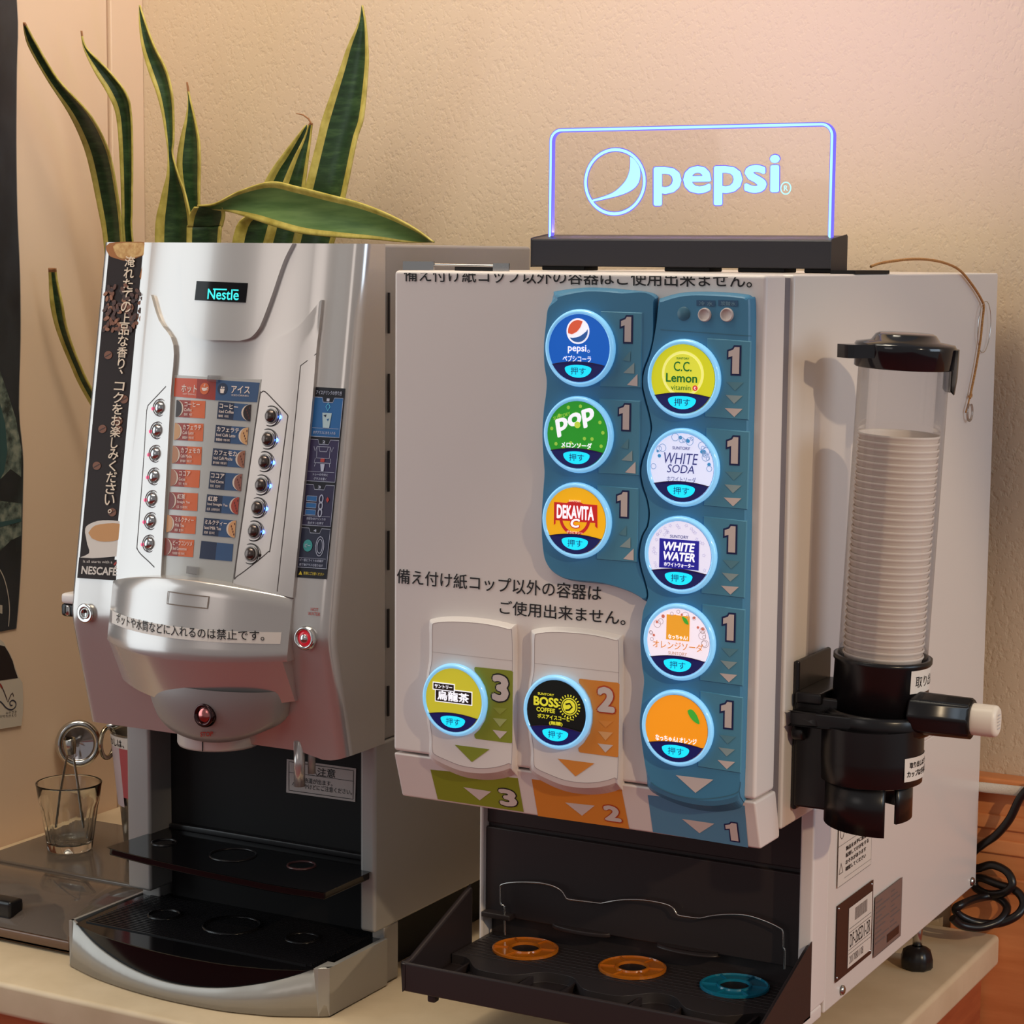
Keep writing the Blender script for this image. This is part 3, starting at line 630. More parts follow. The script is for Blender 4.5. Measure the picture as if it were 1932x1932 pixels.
vs = [(x, y, .0015) for x, y in front]+[(x, y+.003*(swz(x)/.054), swz(x)) for x, y in front]+[(x, y+.004+.003*(swz(x)/.054), swz(x)) for x, y in front]+[(x, y+.006, .0015) for x, y in front]
mb.add(vs, [(r*k+j, r*k+j+1, ((r+1) % 4)*k+j+1, ((r+1) % 4)*k+j) for r in range(4) for j in range(k-1)], BASES, True)
mb.box(X0, X0+.004, .08, .23, .0015, .054, BASES); mb.box(X1-.006, X1, .0905, .206, .0015, .054, BASES); mb.prism([(-.1445, .0832), (-.1352, .0905), (-.1352, .11), (-.150, .11), (-.150, .083)], 'Z', .0015, .0535, BASES)
mb.prism([(x, y+.006) for x, y in front]+[(X1-.006, .2), (X0+.006, .2)], 'Z', 0, .0016, MATTEBLACK)
base = mb.build('tray_base', CM)
ins = [(x+.002*(1 if x < -.3 else -1)*0, y+.0048) for x, y in front if X0+.006 < x < X1-.016]
mb = MB(); mb.prism(ins+[(X1-.0075, .2215), (X0+.0065, .2215)], 'Z', .003, .0525, GLOSSBLACK)
tray = mb.build('drip_tray', CM, bevel=.0025)
mb = MB(); TT = Surf('Z', .0525)
for i in range(26):
    y = .088+.0048*i
    xa = min(x for x, yy in front if yy+.012 < y); xb = max(x for x, yy in front if yy+.012 < y)
    mb.box(max(xa, X0+.018), min(xb, X1-.024), y, y+.002, .0524, .0538, BLACK)
for p, r in (((437, 1748), .032), ((310, 1728), .018), ((570, 1772), .018)):
    c = TT.pos(*TT.hit(p)); mb.lathe([(r-.0014, .001), (r-.0006, .0030), (r+.0006, .0030), (r+.0014, .001)], c, BLACK, n=36)
mb.build('tray_grate', tray)

# ================================================================== cold drink dispenser
WD, HT, DP = .38, .7895, .707
PD = thing('drink_dispenser', 'big white cold drink dispenser with blue button panels and ten lit drink buttons', 'drink dispenser', (.19, .38, 0))
ZK, ZB2, YB2 = .3227, .2744, .0163
DOOR = Surf('Y', 0); PAN = Surf('Y', -.010)
FLAP = Surf('Y', lambda a, b: max(0, YB2*(ZK-b)/(ZK-ZB2)))
SIDE = Surf('X', WD)
mb = MB(); mb.box(0, WD, .0655, DP, .281, HT, WHITE); mb.box(.001, WD-.001, .1945, DP-.001, .0645, .282, WHITE)
mb.build('cabinet', PD, bevel=.0025)
for xa, xb, xc, xd in ((.0, .0045, 0, .010), (WD-.0145, WD, WD-.024, WD)):
    mb = MB(); mb.box(xa, xb, .1525 if xa else .172, .195, .078, .2815, WHITE2); mb.box(xc, xd, .134, .185, .0645, .0785, WHITE2); mb.build('front_post', PD, bevel=.0025)
mb = MB(); mb.box(.004, WD-.004, .044, .067, .285, HT-.003, DARKGAP); mb.build('door_gasket', PD)
mb = MB(); mb.box(0, WD, 0, .0455, ZK+.0008, HT, WHITE2); door2 = mb.build('door', PD, bevel=.0035, seg=3)
mb = MB(); mb.prism([(0, ZK-.001), (YB2, ZB2), (.062, ZB2), (.062, .281), (.05, ZK-.001)], 'X', 0, WD, WHITE2); flap = mb.build('lower_flap', PD, bevel=.0025)

# black notices printed on the door
def clipz(m_, z):
    me = bpy.data.meshes.new('c'); me.from_pydata(m_.v, [], m_.f); b = bmesh.new(); b.from_mesh(me)
    bmesh.ops.bisect_plane(b, geom=b.verts[:]+b.edges[:]+b.faces[:], plane_co=(0, 0, z), plane_no=(0, 0, 1), clear_outer=True)
    n_ = MB(); b.verts.index_update(); n_.add([v.co.copy() for v in b.verts], [tuple(v.index for v in f.verts) for f in b.faces], INK); b.free(); bpy.data.meshes.remove(me); return n_
mb = MB(); mb.text('備え付け紙コップ以外の容器はご使用出来ません。', DOOR, (762, 531), (1418.5, 543.5), (762, 503), .0006, INK, .008)
clipz(mb, HT-.0022).build('notice_text', door2, label='black line of writing cut off along the top edge')
mb = MB(); mb.text('備え付け紙コップ以外の容器は', DOOR, (748.5, 1100.5), (1134, 1134.5), (749, 1072.5), .0006, INK, .006)
mb.text('ご使用出来ません。', DOOR, (942.6, 1158.5), (1180, 1180.5), (943, 1132), .0006, INK, .006)
mb.build('notice_text', door2, label='two lines of black writing above the white pods')

def raised(name, p, t, m):                                         # raised plate: foot outline p, chamfer up to top outline t
    n = len(p); m_ = MB(); mid = [(u[0]*.3+v[0]*.7, u[1]*.3+v[1]*.7) for u, v in zip(p, t)]
    bs = [DOOR.pos(a, b, 0 if b > ZK else -FLAP.f(a, b)-.0005)+Vector((0, .003, 0)) for a, b in p]
    vs = bs+[PAN.pos(a, b, -.0018) for a, b in mid]+[PAN.pos(a, b) for a, b in t]
    m_.add(vs, [(r_*n+i, r_*n+(i+1) % n, (r_+1)*n+(i+1) % n, (r_+1)*n+i) for r_ in range(2) for i in range(n)], m); m_.add(vs[2*n:], [tuple(range(n))], m)
    return m_.build(name, PD), t
zb = DOOR.hit((900, 1440))[1]
Lpx = [(1041, 552), (1046, 547), (1100, 541), (1150, 542), (1183, 545), (1225, 551), (1239, 557), (1242, 570), (1241, 632), (1233, 668), (1223, 695), (1219, 720), (1223, 745), (1231, 775), (1236, 800), (1235, 820), (1227, 845), (1219, 868), (1216, 890), (1220, 915), (1228, 940), (1232, 965), (1229, 990), (1219, 1010), (1213, 1043), (1217, 1070), (1225, 1098), (1229, 1122), (1226, 1139), (1212, 1129), (1190, 1118), (1146, 1105), (1100, 1100), (1072, 1095), (1048, 1081), (1034, 1062), (1028, 1040), (1025, 1005), (1025, 965), (1028, 920), (1030, 890), (1028, 860), (1026, 815), (1029, 770), (1033, 740), (1034, 716), (1030, 690), (1029, 650), (1033, 608), (1037, 580)]
Rpx = [(1243, 568), (1249, 560), (1290, 550), (1350, 549), (1405, 553), (1421, 559), (1428, 574), (1427, 700), (1422, 900), (1418, 1100), (1411, 1350), (1405, 1505), (1402, 1524), (1390, 1535), (1350, 1540), (1309, 1536), (1265, 1522), (1226, 1500), (1218, 1480), (1219, 1440), (1213, 1400), (1209, 1360), (1214, 1310), (1217, 1280), (1213, 1250), (1210, 1205), (1213, 1165), (1222, 1148), (1231, 1122), (1227, 1098), (1219, 1070), (1215, 1043), (1221, 1010), (1231, 990), (1234, 965), (1230, 940), (1222, 915), (1218, 890), (1221, 868), (1229, 845), (1237, 815), (1238, 800), (1233, 775), (1225, 745), (1221, 720), (1225, 695), (1235, 668), (1243, 632)]
def outline(px, top, inset): # smooth outline on the door and the matching smaller one on the face of the plate
    p0 = [DOOR.hit(q) for q in px]; t0 = offset_poly(p0, lambda q: inset(q))
    t0 = [PAN.hit(top[i]) if i in top else t for i, t in enumerate(t0)]
    return smooth(p0, 4, True), smooth(t0, 4, True)
xs_ = DOOR.hit((1211, 860))[0]; zs_ = DOOR.hit((1229, 1135))[1]
pl, lt = raised('button_panel', *outline(Lpx, {0: (1051, 567), 1: (1055, 560), 2: (1101, 550.5), 6: (1238, 564)}, lambda q: .0004 if q[0] > xs_ and q[1] > zs_+.004 else .0040), TEAL)
xs2_ = DOOR.hit((1246, 860))[0]; zs2_ = DOOR.hit((1226, 1150))[1]
pr, rt = raised('button_panel', *outline(Rpx, {0: (1244, 576), 1: (1251, 569), 2: (1291, 558.5), 11: (1396, 1478), 12: (1394, 1494), 13: (1384, 1504), 14: (1348, 1511), 15: (1308, 1508), 16: (1268, 1498), 17: (1232, 1482), 18: (1226, 1468)}, lambda q: .0005 if q[0] < xs2_ and q[1] > zs2_ and q[1] < DOOR.hit((1243, 575))[1] else .0040), TEAL)
Ppx = [(806, 1176), (813, 1166), (852, 1161), (913, 1165), (966, 1176), (976, 1188), (976, 1300), (975.5, 1458), (969, 1470), (940, 1478), (907, 1480), (870, 1475), (838, 1462), (812, 1444), (806, 1426), (806.5, 1393), (802, 1360), (799, 1320), (801.5, 1275), (806, 1245), (806.5, 1210)]
dA, dB = [b-a for a, b in zip(DOOR.hit((806, 1172)), DOOR.hit((997.5, 1190.5)))]
dB = 0.0
def shifted(px, da, db): return [(lambda a, b: (a+da, b+db))(*DOOR.hit(q)) for q in px]
Ptop = [(816, 1183), (821, 1175.5), (856, 1173), (911, 1177), (958, 1187), (966, 1197), (966.5, 1300), (966, 1432), (960, 1440), (935, 1447.5), (905, 1449.5), (872, 1445), (845, 1435), (820, 1423), (815.5, 1412), (815, 1390), (811, 1360), (808, 1320), (810, 1275), (815, 1245), (815.5, 1212)]
def pod(da):
    p = smooth(shifted(Ppx, da, 0), 4, True); t = smooth([(a+da, b) for a, b in [PAN.hit(q) for q in Ptop]], 4, True); n = len(p); m_ = MB()
    mid = [(u[0]*.3+v[0]*.7, u[1]*.3+v[1]*.7) for u, v in zip(p, t)]
    bs = [DOOR.pos(a, b, 0 if b > ZK else -FLAP.f(a, b)-.0005)+Vector((0, .003, 0)) for a, b in p]
    vs = bs+[PAN.pos(a, b, -.0018) for a, b in mid]+[PAN.pos(a, b) for a, b in t]
    m_.add(vs, [(r_*n+i, r_*n+(i+1) % n, (r_+1)*n+(i+1) % n, (r_+1)*n+i) for r_ in range(2) for i in range(n)], WHITE2); m_.add(vs[2*n:], [tuple(range(n))], WHITE2)
    m_.line(t, PAN, .0002, .0004, mat('pod_groove', (150, 132, 132), .6), True)
    x0, x1 = min(q[0] for q in t)+.004, max(q[0] for q in t)-.0004; zz = PAN.hit((880, 1237))[1]
    m_.line([(x0, zz), (x1, zz)], PAN, .0002, .0004, mat('pod_seam', (190, 176, 172), .6))
    return m_.build('button_pod', PD)
pod1, pod2 = pod(0), pod(dA)

# numerals and arrows
def num(m_, t, surf, a0, b0, a1, b1, fill, edge, off=.0004, g=.0016, bold=.05):
    if t == '1':
        q = [(.36, 0), (1, 0), (1, 1), (.56, 1), (.42, .90), (0, .83), (0, .61), (.36, .66)]; p = [(a0+g+(a1-a0-2*g)*u, b0+g+(b1-b0-2*g)*v) for u, v in q]
        m_.flat(offset_poly(p, -g), surf, off, edge); m_.flat(p, surf, off+.0003, fill); return
    m_.textb(t, surf, a0, b0, a1, b1, off, edge, bold+.035); m_.textb(t, surf, a0+g, b0+g, a1-g, b1-g, off+.0003, fill, bold)
def rel(surf, c, px, off=0): o = surf.hit(c, off); return [(lambda a, b: (a-o[0], b-o[1]))(*surf.hit(q, off)) for q in px]
cL, cR = (1094.7, 656.7), (1288.9, 881.8)
zz = lambda p: (1000+p[0]/3.275, 530+p[1]/3.275)
plateL = rel(PAN, cL, [zz(p) for p in ((436, 186), (697, 195), (690, 664), (432, 655))]); plateR = rel(PAN, cR, [zz(p) for p in ((1088, 905), (1360, 930), (1345, 1415), (1072, 1390))])
triL = [rel(PAN, cL, [zz(p) for p in t]) for t in (((575, 490), (625, 430), (622, 497)), ((580, 568), (648, 505), (648, 573)), ((603, 643), (668, 575), (668, 650)))]
triR = [rel(PAN, cR, [zz(p) for p in t]) for t in (((1210, 1176), (1315, 1182), (1262, 1232)), ((1205, 1256), (1310, 1264), (1257, 1311)), ((1200, 1337), (1310, 1343), (1258, 1392)))]
oneL = rel(PAN, cL, [(1169.5, 648), (1195.6, 594.5)]); oneR = rel(PAN, cR, [(1369.5, 877), (1397.6, 821.5)])
FADE = [mat('teal_fade', (94, 142, 158), .4), mat('teal_fade_2', (150, 170, 172), .4), PINKW]
Lc = [(1094.7, 656.7), (1091.6, 820), (1088.5, 982)]; Rc = [(1290.7, 714.7), (1288.9, 881.8), (1284.4, 1047), (1282, 1211), (1278.5, 1373.5)]
PC = [(858.3, 1320.3), (1051.6, 1343.7)]
def numbers(parent, c, left):
    o = PAN.hit(c); T = lambda q: (o[0]+q[0], o[1]+q[1]); m_ = MB()
    m_.slab([T(q) for q in (plateL if left else plateR)], PAN, -.0002, .0009, .0008, TEALP)
    q0, q1 = (oneL if left else oneR); a, b = T(q0), T(q1); num(m_, '1', PAN, a[0], a[1], b[0], b[1], PINKW, NAVY, .0012)
    for k, t in enumerate(triL if left else triR): m_.flat([T(q) for q in t], PAN, .0013, FADE[k])
    return m_.build('number_plate', parent)
for c in Lc: numbers(pl, c, True)
for c in Rc: numbers(pr, c, False)
# status lamps at the top of the right panel
mb = MB()
for x in (1330, 1372):
    c = PAN.pos(*PAN.hit((x, 594))); mb.lathe([(.0062, 0), (.0058, .0022), (.0048, .0022), (.0046, .0012), (0, .0012)], c, PINKW, (0, -1, 0), 24)
c = PAN.pos(*PAN.hit((1290, 592))); mb.lathe([(.0062, .0001), (.0058, .0006), (0, .0006)], c, mat('teal_dark', (66, 112, 134), .4), (0, -1, 0), 24)
for t, x0, x1 in (('冷 水', 1314, 1349), ('炭酸水', 1355, 1392)):
    mb.fpx([(x0, 566), (x1, 567), (x1, 578.5), (x0, 577)], PAN, .0005, mat('plate_navy', (52, 92, 128), .4)); mb.text(t, PAN, (x0+5, 576), (x1-4, 577.5), (x0+5, 568), .0008, mat('dim_letters', (120, 158, 178), .4), .01)
mb.lpx([(1246, 622), (1418, 634)], PAN, .0003, .0006, mat('teal_dark')); mb.build('status_lights', pr)
# arrows and seams on the panel ends
mb = MB(); mb.fpx([(1275, 1462.5), (1346, 1471), (1312, 1496)], PAN, .0004, PINKW)
mb.lpx(smooth([(1228, 1476), (1240, 1485), (1270, 1498), (1305, 1506), (1335, 1507), (1370, 1502), (1391, 1495), (1396, 1486), (1397, 1475)], 3), PAN, .0004, .0008, mat('teal_dark')); mb.build('arrow_print', pr)
for pp, da, col_ in ((pod1, 0, GREEN), (pod2, dA, ORANGE)):
    m_ = MB(); T = lambda px: [(lambda a, b: (a+da, b))(*PAN.hit(q)) for q in px]
    z1 = lambda p: (780+p[0]/5.52, 1150+p[1]/5.52)
    if da: z1 = lambda p: (780+p[0]/5.52, 1150+p[1]/5.52)
    m_.flat(T([z1(p) for p in ((645, 597), (1020, 636), (1040, 650), (1032, 1380), (1020, 1392), (655, 1345), (640, 1330), (636, 1300), (690, 1250), (750, 1150), (775, 1040), (778, 920), (750, 800), (700, 710), (640, 640), (636, 612))]), PAN, .0004, col_)
    for k, t in enumerate((((830, 1018), (978, 1030), (905, 1092)), ((830, 1128), (978, 1142), (905, 1222)), ((828, 1252), (980, 1270), (905, 1345)))):
        m_.flat(T([z1(p) for p in t]), PAN, .0007, [mat('fade_%d_%d' % (k, bool(da)), ((150, 158, 62), (172, 178, 112))[k] if not da else ((226, 146, 66), (228, 170, 112))[k], .45) if k < 2 else PINKW][0])
    q0, q1 = T([z1((808, 960)), z1((1012, 676))]); num(m_, '2' if da else '3', PAN, q0[0], q0[1]+(.002 if da else 0), q1[0], q1[1], PINKW, INK if not da else mat('dark_orange', (190, 70, 30), .5), .0006, .0014)
    m_.flat(T([z1(p) for p in ((432, 1408), (795, 1455), (610, 1588))]), PAN, .0004, col_)
    m_.build('number_print', pp)
mb = MB(); OFLAP = .0004
mb.fpx([(812, 1452), (977, 1468), (988, 1532), (826, 1508)], FLAP, OFLAP, GREEN); mb.fpx([(1003, 1470), (1173, 1490), (1187, 1564), (1015, 1539.5)], FLAP, OFLAP, ORANGE); mb.fpx([(1222, 1500), (1405, 1520), (1411.5, 1599), (1232, 1570)], FLAP, OFLAP, BLUEP)
for t in (((874, 1485), (926.7, 1493.5), (905, 1510)), ((1066, 1514), (1122, 1520), (1098, 1539)), ((1286.6, 1545), (1348, 1554), (1319.6, 1572))): mb.fpx(t, FLAP, OFLAP+.0003, PINKW)
for t, p0, p1, e in (('3', (942.6, 1517), (975, 1491), INK), ('2', (1139.7, 1545), (1172, 1522), mat('dark_orange')), ('1', (1370, 1582), (1392.5, 1553.5), NAVY)):
    a, b = FLAP.hit(p0), FLAP.hit(p1); num(mb, t, FLAP, a[0], a[1]-.002, b[0], b[1]+.001, PINKW, e, OFLAP+.0003, .0012)
mb.build('number_print', flap)

# ------------------------------------------------------------------ ten lit drink buttons
def glow(name, rgb=None, s=.55): return _M[name] if name in _M else mat(name, rgb, .35, emit=rgb, es=s)
RING = mat('lit_ring', (150, 205, 240), .15, emit=(120, 200, 250), es=.55, coat=.5)
PUSHC = glow('push_cyan', (20, 205, 240), .95); PNAVY = mat('push_navy', (18, 20, 80), .3, coat=.3, emit=(16, 20, 84), es=.5)
WLET = glow('lit_white', (236, 236, 244), .7)
def drink_button(c, art, label, parent):
    a0, b0 = PAN.hit(c, .004); R0 = .0338; fo = .0062; N = (0, -1, 0)
    cen = PAN.pos(a0, b0, 0)
    m_ = MB(); m_.lathe([(.0318, .001), (.0345, .0012), (.0352, .004), (.0343, .0066), (.0328, .0078), (.0312, .0072), (.0306, .0058)], cen, RING, N, 56)
    bt = m_.build('drink_button', parent, label=label)
    P = lambda u, v: (a0+u*.0306, b0+v*.0306)
    D = Surf('Y', lambda a, b: -.010-fo-.0004*max(0, 1-((a-a0)**2+(b-b0)**2)/.0306**2))
    g = MB(); art(g, D, P); g.build('drink_label', bt)
    g = MB(); o = .0012; arcp = [(u, -.50+.10*(1-(u/.87)**2)) for u in [-.87+1.74*k/16 for k in range(17)]]
    circ = [(.998*math.cos(t), .998*math.sin(t)) for t in [math.radians(-29-122*k/20) for k in range(21)]]
    g.flat([P(*q) for q in arcp+circ], D, o, PNAVY)
    g.flat([P(*q) for q in [(.44*math.cos(t), -.60+.11*math.sin(t)) for t in [PI*k/12 for k in range(13)]]+[(-.44*math.cos(t), -.60-.27*math.sin(t)) for t in [PI*k/16 for k in range(17)]]], D, o+.0003, PUSHC)
    g.textb('押す', D, *P(-.24, -.78), *P(.26, -.56), o+.0006, mat('push_ink', (10, 60, 110), .5), .0)
    g.line([P(*q) for q in arcp], D, o+.0005, .0006, mat('arc_dark', (60, 40, 50), .3))
    g.build('push_window', bt)
    return bt
def disc(g, D, P, m, k=.0004):
    n = 40; rings = [0.0001, .35, .7, 1.0]
    vs = [D.pos(*P(r_*math.cos(2*PI*i/n), r_*math.sin(2*PI*i/n)), k) for r_ in rings for i in range(n)]
    g.add(vs, [(j*n+i, j*n+(i+1) % n, (j+1)*n+(i+1) % n, (j+1)*n+i) for j in range(3) for i in range(n)], m, True)
def bx(g, D, P, u0, v0, u1, v1, m, o=.0007): g.flat([P(u0, v0), P(u1, v0), P(u1, v1), P(u0, v1)], D, o, m)
def tx(g, D, P, t, u0, v0, u1, v1, m, o=.0010, bold=.02, shear=0.): g.textb(t, D, *P(u0, v0), *P(u1, v1), o, m, bold, shear)
def circ(g, D, P, u, v, r_, m, o=.0008, n=20): g.flat([P(u+r_*math.cos(2*PI*k/n), v+r_*math.sin(2*PI*k/n)) for k in range(n)], D, o, m)
def ringl(g, D, P, u, v, r_, w_, m, o=.0008, n=24): g.line([P(u+r_*math.cos(2*PI*k/n), v+r_*math.sin(2*PI*k/n)) for k in range(n)], D, o, w_, m, True)
def globe(g, D, P, u, v, r_, mt, mb_, mw, o):
    circ(g, D, P, u, v, r_, mw, o, 30)
    if mt: g.flat([P(u+r_*.86*x, v+r_*.86*y) for x, y in [(math.cos(t), math.sin(t)) for t in [math.radians(62+ (192-62)*k/16) for k in range(17)]]+smooth([(-.6, -.3), (-.1, -.05), (.25, .35)], 4)], D, o+.0002, mt)
    if mb_: g.flat([P(u+r_*.86*x, v+r_*.86*y) for x, y in [(math.cos(t), math.sin(t)) for t in [math.radians(216+(372-216)*k/16) for k in range(17)]]+smooth([(.85, .0), (.2, -.45), (-.5, -.62)], 4)], D, o+.0002, mb_)
def a_pepsi(g, D, P):
    disc(g, D, P, glow('cola_blue', (14, 92, 190), .55)); globe(g, D, P, -.03, .50, .38, glow('globe_red', (216, 90, 60)), glow('globe_blue', (44, 90, 160), .5), WLET, .0007)
    tx(g, D, P, 'pepsi', -.35, -.16, .26, .10, WLET, .001, .02); ringl(g, D, P, .33, -.08, .035, .0004, WLET); tx(g, D, P, 'ペプシコーラ', -.52, -.40, .42, -.22, WLET)
def a_pop(g, D, P):
    disc(g, D, P, glow('melon_green', (40, 150, 40), .5)); y = glow('melon_dot', (150, 200, 70), .5)
    for u, v in ((-.6, .55), (-.3, .8), (.1, .85), (.45, .75), (.75, .4), (.85, .1), (-.85, .15), (-.7, -.3), (-.2, -.25), (.1, -.3), (.5, -.1), (.8, -.3), (.25, -.1), (.55, .9), (-.45, -.42), (.4, -.45), (-.05, .62)): circ(g, D, P, u, v, .055, y, .0007, 12)
    o, ex, ey = P(-.64, -.12), P(.62, .34), P(-.74, .42)
    g.textq('pop', D, o, (ex[0]-o[0], ex[1]-o[1]), (ey[0]-o[0], ey[1]-o[1]), .001, WLET, .035); circ(g, D, P, .02, .30, .10, glow('melon_ball', (190, 215, 70)), .0013)
    o, ex, ey = P(-.78, .40), P(-.22, .58), P(-.80, .50); g.textq('SUNTORY', D, o, (ex[0]-o[0], ex[1]-o[1]), (ey[0]-o[0], ey[1]-o[1]), .001, y, .02)
    tx(g, D, P, 'メロンソーダ', -.52, -.40, .50, -.22, WLET, .001, .03)
def a_deka(g, D, P):
    disc(g, D, P, glow('vita_yellow', (236, 172, 16), .55)); r_ = glow('vita_red', (190, 34, 34), .5)
    circ(g, D, P, -.02, .08, .52, r_, .0006, 30); circ(g, D, P, -.02, .08, .42, glow('vita_yellow'), .0007, 30)
    tx(g, D, P, 'SUNTORY', -.22, .56, .18, .62, glow('vita_pale', (244, 214, 180)), .001, .03)
    bx(g, D, P, -.68, -.02, .68, .52, r_, .0009); g.flat([P(*q) for q in ((-.72, .52), (-.68, .52), (-.66, -.12), (-.72, -.18))], D, .0009, r_); g.flat([P(*q) for q in ((.72, .52), (.68, .52), (.66, -.12), (.74, -.18))], D, .0009, r_)
    tx(g, D, P, 'DEKAVITA', -.62, .04, .62, .46, WLET, .0012, .04); tx(g, D, P, 'C', -.17, -.23, .2, .1, r_, .0014, .09, .15); tx(g, D, P, 'C', -.14, -.2, .17, .07, WLET, .0017, .04, .15); tx(g, D, P, 'デカビタシー', -.28, -.40, .26, -.30, glow('vita_pale'), .0012, .03)
def a_cc(g, D, P):
    disc(g, D, P, glow('lemon_yellow', (206, 206, 30), .55)); circ(g, D, P, 0, .14, .66, glow('lemon_pale', (236, 234, 130), .6), .0006, 36); circ(g, D, P, 0, .14, .58, glow('lemon_mid', (214, 214, 60), .6), .0008, 36)
    gr = glow('lemon_green', (10, 112, 44), .35)
    tx(g, D, P, 'SUNTORY', -.2, .56, .2, .62, gr, .001, .02); tx(g, D, P, 'C.C.', -.28, .22, .28, .5, gr, .001, .01); tx(g, D, P, 'Lemon', -.52, -.10, .46, .16, gr, .001, .02)
    tx(g, D, P, 'vitamin', -.36, -.32, .26, -.18, gr, .001, .0); circ(g, D, P, .40, -.25, .08, glow('lemon_red', (206, 60, 50)), .001); tx(g, D, P, 'C', .37, -.29, .43, -.21, WLET, .0013, .04)
def bubbles(g, D, P, cols, seed):
    r2 = random.Random(seed); n = 0
    while n < 24:
        t, q = r2.uniform(math.radians(-8), math.radians(188)), r2.uniform(.78, .92); u, v = q*math.cos(t), q*math.sin(t)
        if n % 3: ringl(g, D, P, u, v, r2.choice((.05, .08, .11)), .0005, cols[0], .0007+.00001*n)
        else: circ(g, D, P, u, v, r2.choice((.04, .055)), cols[1], .0007, 12)
        n += 1
def a_ws(g, D, P):
    disc(g, D, P, glow('soda_white', (206, 212, 238), .72)); bubbles(g, D, P, (glow('bubble_grey', (120, 150, 190), .5), glow('bubble_blue', (60, 140, 196), .5)), 4); n = glow('soda_navy', (50, 54, 130), .35)
    tx(g, D, P, 'SUNTORY', -.30, .52, .26, .61, n, .001, .01); tx(g, D, P, 'WHITE', -.56, .10, .52, .42, n, .001, .0, .2); tx(g, D, P, 'SODA', -.46, -.16, .40, .08, n, .001, .0, .2); tx(g, D, P, 'ホワイトソーダ', -.46, -.42, .46, -.26, n, .001, .0)
def a_ww(g, D, P):
    disc(g, D, P, glow('water_white', (214, 212, 232), .7)); n = glow('water_blue', (36, 32, 150), .45); y = glow('water_grey', (174, 170, 196), .5); r2 = random.Random(3)
    for k in range(26):
        t, q = r2.uniform(math.radians(-28), math.radians(208)), r2.uniform(.74, .92); u, v = q*math.cos(t), q*math.sin(t); s_ = .055
        g.line([P(u+s_*(1 if j % 2 == 0 else .45)*math.cos(PI*j/5+k), v+s_*(1 if j % 2 == 0 else .45)*math.sin(PI*j/5+k)) for j in range(10)], D, .0007, .0004, y, True)
    tx(g, D, P, 'SUNTORY', -.30, .50, .28, .59, glow('soda_navy', (50, 54, 130), .35), .001, .01); bx(g, D, P, -.64, -.40, .62, .46, n, .0008)
    tx(g, D, P, 'WHITE', -.50, .12, .50, .38, WLET, .0011, .035, .2); tx(g, D, P, 'WATER', -.50, -.17, .50, .09, WLET, .0011, .035, .2); tx(g, D, P, 'ホワイトウォーター', -.48, -.35, .48, -.22, WLET, .0011, .03)
def a_os(g, D, P):
    disc(g, D, P, glow('soda_warm_white', (226, 216, 228), .72)); o_ = glow('orange_ink', (216, 140, 70), .5); bubbles(g, D, P, (glow('bubble_brown', (176, 158, 160), .5), glow('bubble_rust', (200, 110, 90), .5)), 9)
    bx(g, D, P, -.38, .06, .36, .80, glow('orange_square', (232, 160, 44), .5), .0009); g.flat([P(*q) for q in smooth([(.12, .77), (.26, .72), (.33, .56), (.2, .6)], 4, True)], D, .0012, glow('leaf_green', (60, 160, 50)))
    tx(g, D, P, 'なっちゃん!', -.31, .09, .31, .22, WLET, .0012, .03); tx(g, D, P, 'オレンジソーダ', -.80, -.22, .80, .02, o_, .001, .01); tx(g, D, P, 'SUNTORY', -.3, -.38, .3, -.28, glow('tan_ink', (196, 160, 140), .5), .001, .02)
def a_or(g, D, P):
    disc(g, D, P, glow('orange_disc', (236, 146, 24), .55)); g.flat([P(*q) for q in smooth([(.36, .58), (.5, .62), (.66, .46), (.74, .22), (.56, .28), (.42, .42)], 4, True)], D, .0009, glow('leaf_green', (60, 160, 50)))
    tx(g, D, P, 'なっちゃん! オレンジ', -.66, -.42, .66, -.24, WLET, .001, .03)
def a_oo(g, D, P):
    disc(g, D, P, glow('tea_olive', (190, 180, 44), .55)); k = glow('tea_brown', (40, 24, 16), .2)
    bx(g, D, P, -.66, -.10, .68, .34, WLET, .0007); bx(g, D, P, -.63, -.07, .65, .31, k, .0009); bx(g, D, P, -.74, .27, .06, .52, WLET, .0011); bx(g, D, P, -.71, .30, .03, .49, k, .0013)
    tx(g, D, P, 'サントリー', -.66, .34, -.02, .46, WLET, .0016, .03); tx(g, D, P, '烏龍茶', -.56, -.03, .58, .27, WLET, .0016, .03)
